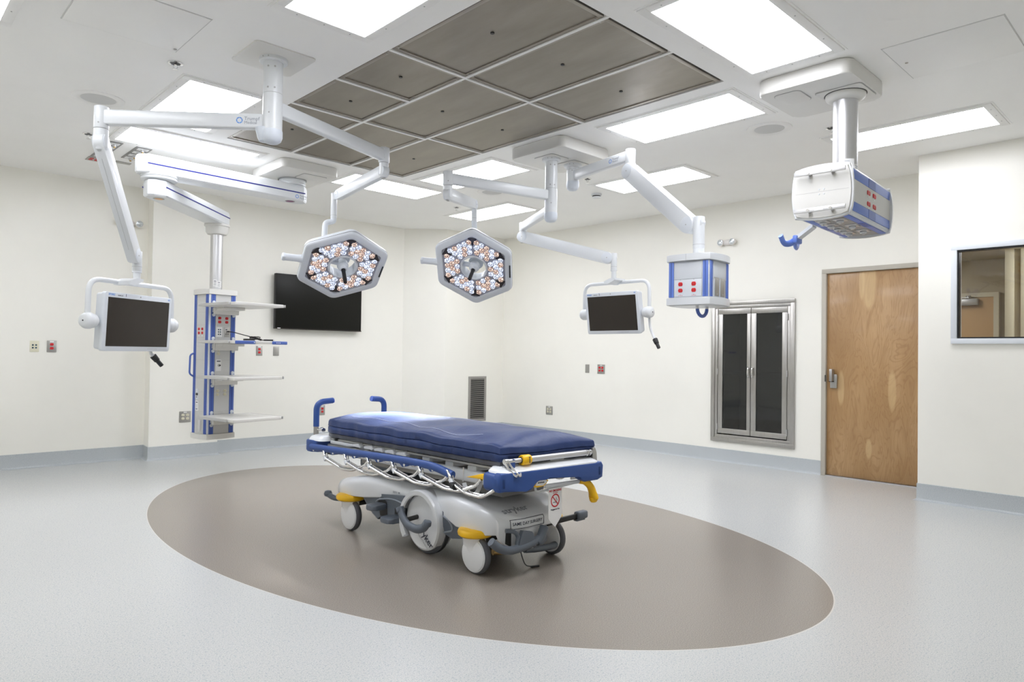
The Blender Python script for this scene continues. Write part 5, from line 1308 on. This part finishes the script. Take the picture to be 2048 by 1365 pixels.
    hb = bmesh.new(); hb.from_mesh(hood.data); hb.transform(wm(t)); tree = BVHTree.FromBMesh(hb)
    def onhood(u, v, rightdir, frm=(0, -.5, 1)):
        f = V(frm).normalized(); loc, nor, _, _ = tree.ray_cast(T @ V((u, v, .33))+(T.to_3x3() @ f)*1.0, -(T.to_3x3() @ f))
        r = (T.to_3x3() @ V(rightdir)); r = (r-nor*r.dot(nor)).normalized(); return frame(loc+nor*.0012, r, nor.cross(r), nor)
    def wrap_text(name, txt, size, M, m, bold=0, extra=None):
        b = B(); mesh_text(b, txt, size, M, m, bold=bold)
        if extra: extra(b)
        n = M.col[2].xyz
        for v in b.bm.verts:
            hit = tree.ray_cast(v.co+n*.1, -n)
            if hit[0] is not None: v.co = hit[0]+n*(.0012+ (v.co-M.translation).dot(n)*.3)
        b.build(name, t)
    M1 = onhood(-.115, -.775, (1, .0, 0)); wrap_text('maker_lettering', 'stryker', .070, M1, M_TXTG, .0012)
    M2 = frame(T @ V((-.075, -.861, .285)), T.to_3x3() @ V((1, 0, 0)), T.to_3x3() @ V((0, .0, 1)))
    hb.free(); hb = bmesh.new(); hb.from_mesh(hood.data); ap = [o for o in t.children if o.name.startswith('front_apron')][0]; hb.from_mesh(ap.data); hb.transform(wm(t)); tree = BVHTree.FromBMesh(hb)
    def border(b):
        for x0, x1, y0, y1 in ((-.125, .125, .024, .027), (-.125, .125, -.027, -.024), (-.127, -.123, -.027, .027), (.123, .127, -.027, .027)):
            nx, ny = (24, 1) if x1-x0 > .1 else (1, 10)
            for k in range(nx*ny):
                i, j = k % nx, k//nx
                b.bx(x0+(x1-x0)*i/nx, x0+(x1-x0)*(i+1)/nx, y0+(y1-y0)*j/ny, y0+(y1-y0)*(j+1)/ny, 0, .0006, M_TXT, M=M2)
    wrap_text('department_label', 'SAME DAY SURGERY', .0245, M2, M_TXT, .0004, border)
    M3 = T @ Matrix(((0, 0, -1, -.2985), (-1, 0, 0, .12), (0, 1, 0, .352), (0, 0, 0, 1)))
    M3 = onhood(-.25, .12, (0, 1, 0), (-1, 0, .1)); wrap_text('model_lettering', 'M 1000', .022, M3, M_TXTG, .0002)
    hb.free()
    b = B(T)
    for k, (u, v, w) in enumerate(((-.19, .40, .09), (-.19, .37, .07), (-.19, .345, .08), (-.16, .25, .05), (-.16, .22, .07))):
        b.box((u, v, .4115-.012*(k > 2)), (.012, w*.3, .001), M_TXT)
        b.box((u+.03, v-.02, .4115-.012*(k > 2)), (.012, w*.4, .001), M_TXTG)
    b.build('caution_print', t)
    # ---------------- mattress
    mt = thing('stretcher_mattress', 'thick navy blue mattress with a grey lower band lying on the stretcher', 'mattress', (SX, SY, .62), SR)
    NU, NV = 26, 60; Ti = T.inverted()
    b = B(T)
    def edge_z(v): return .752+.006*v
    def hwv(v):
        k = 1.0
        if v > .74: k = 1-.08*((v-.74)/.11)**2
        return .345*k
    rows = []
    rnd = random.Random(3)
    ph = [(rnd.uniform(5, 16), rnd.uniform(5, 20), rnd.uniform(0, 6), rnd.uniform(.0006, .0016)) for _ in range(9)]
    for j in range(NV+1):
        v = -.94+1.79*j/NV
        row = []
        e = min((v+.94), (.85-v))
        fall = 1-min(1, max(0, e)/.13)
        for i in range(NU+1):
            s_ = -1+2*i/NU; u = hwv(v)*s_
            crown = (.044*(1-abs(s_)**2.4))*(1-fall**2)
            wr = sum(a*math.sin(fx*u+fy*v+p) for fx, fy, p, a in ph)
            z = edge_z(v)+crown-.014*fall**3+wr
            row.append(V((u, v, z)))
        rows.append(row)
    top = b.loft([[p for p in r] for r in rows], M_MATT, closed=False)
    # side wall: blue band then grey band
    peri = [rows[0][i] for i in range(NU)] + [rows[j][NU] for j in range(NV)] + [rows[NV][i] for i in range(NU, 0, -1)] + [rows[j][0] for j in range(NV, 0, -1)]
    c0 = V((0, 0, 0))
    def off(p, d, z, k=0):
        n = V((p.x/.345, 0, 0)) if abs(p.x) > hwv(p.y)*.98 else V((0, 0, 0))
        if p.y < -.939: n += V((0, -1, 0))
        if p.y > .849: n += V((0, 1, 0))
        n = n.normalized() if n.length else n
        wob = (.0022*math.sin(k*1.7)+.0022*math.sin(k*.93+2))*(1.3 if z < .71 else .4)
        return V((p.x, p.y, z))+n*(d+wob)
    lv = []
    for f, d in ((0, 0), (.10, .005), (.47, .008), (.505, .001), (.54, .007), (.95, .008), (1.0, .003)):
        lv.append([off(p, d, p.z+(.657-p.z)*f, k) if f else p.copy() for k, p in enumerate(peri)])
    b.loft(lv, M_MATT, caps=False)
    lv = [[off(p, d, z, k) for k, p in enumerate(peri)] for z, d in ((.657, .003), (.650, .001), (.634, .002), (.628, -.004))]
    b.loft(lv, M_MATG, caps=True)
    bmesh.ops.remove_doubles(b.bm, verts=b.bm.verts, dist=.0004)
    for v_ in b.bm.verts:
        q = Ti @ v_.co; q.y -= .134*q.x; v_.co = T @ q
    b.build('mattress_cover', mt, ang=60)
    # piping and print on top
    def zt(u, v):
        s_ = u/hwv(v); e = min((v+.94), (.85-v)); fall = 1-min(1, max(0, e)/.13)
        return edge_z(v)+(.044*(1-abs(s_)**2.4))*(1-fall**2)-.014*fall**3+sum(a*math.sin(fx*u+fy*v+p) for fx, fy, p, a in ph)
    b = B(T)
    for s in (-1, 1):
        pts = []
        for i in range(60):
            v = .66-1.33*i/59; u = s*(.26-.03*math.sin(v*3.5+.6)-(.05 if v < -.5 else 0)*((-.5-v)/.16)**2)
            pts.append((u, v-.134*u, zt(u, v)+.001))
        b.tube(pts, .0022, mat('pale_piping', (.42, .45, .62), .5), 6)
    b.build('piping', mt)
    b = B(); F = T @ Matrix(((0, 1, 0, .275), (-1, 0, 0, -.42), (0, 0, 1, 0), (0, 0, 0, 1)))
    mesh_text(b, 'Comfort', .075, T @ Matrix.Translation((.275, -.52, 0)) @ Matrix.Rotation(-PI/2, 4, 'Z'), mat('pale_piping'))
    Ti = T.inverted()
    for v in b.bm.verts:
        q = Ti @ v.co; q.z = zt(q.x, q.y+.134*q.x)+.0012; v.co = T @ q
    b.build('mattress_print', mt)
    # ---------------- no smoking sign hanging from the bracket
    sg = thing('no_smoking_sign', 'small white hanging sign with a red no smoking symbol at the stretcher foot end', 'sign', tuple(T @ V((.035, -.965, .48))), SR)
    b = B(T); b.prism([(-.03, .483), (.085, .483), (.085, .315), (.062, .292), (.030, .262), (-.008, .292), (-.03, .315)], -.968, -.966, M_PAPER, Mf); b.build('sign_board', sg)
    b = B(T); F = Matrix(((1, 0, 0, 0), (0, 0, -1, -.9685), (0, 1, 0, 0), (0, 0, 0, 1)))
    c = (.027, .412)
    ringp = [V((c[0]+.034*math.cos(q), c[1]+.034*math.sin(q), .0004)) for q in [2*PI*i/40 for i in range(41)]]
    b.tube(ringp, .0038, M_REDP, 6, F, rx=.0008)
    b.box((c[0], c[1], .001), (.064, .0055, .001), M_REDP, M=F @ Matrix.Translation((c[0], c[1], 0)) @ Matrix.Rotation(R(-45), 4, 'Z') @ Matrix.Translation((-c[0], -c[1], 0)))
    b.build('prohibition_ring', sg)
    b = B(T)
    b.box((c[0]-.004, c[1]-.010, .0003), (.030, .006, .0005), M_TXTG, M=F); b.tube([(c[0]+.012, c[1]-.004, .0003), (c[0]+.017, c[1]+.004, .0003), (c[0]+.006, c[1]+.008, .0003), (c[0]+.010, c[1]+.017, .0003)], .0018, M_TXT, 6, F, rx=.0004); b.build('cigarette_symbol', sg)
    b = B(T); mesh_text(b, 'NO SMOKING', .0165, F @ Matrix.Translation((.027, .468, 0)), M_REDP, bold=.0005)
    mesh_text(b, 'NO FUMAR', .008, F @ Matrix.Translation((.027, .455, 0)), M_REDP); mesh_text(b, 'Oxygen in Use', .0125, F @ Matrix.Translation((.027, .362, 0)), M_TXT, bold=.0003)
    b.build('sign_lettering', sg)
stretcher()
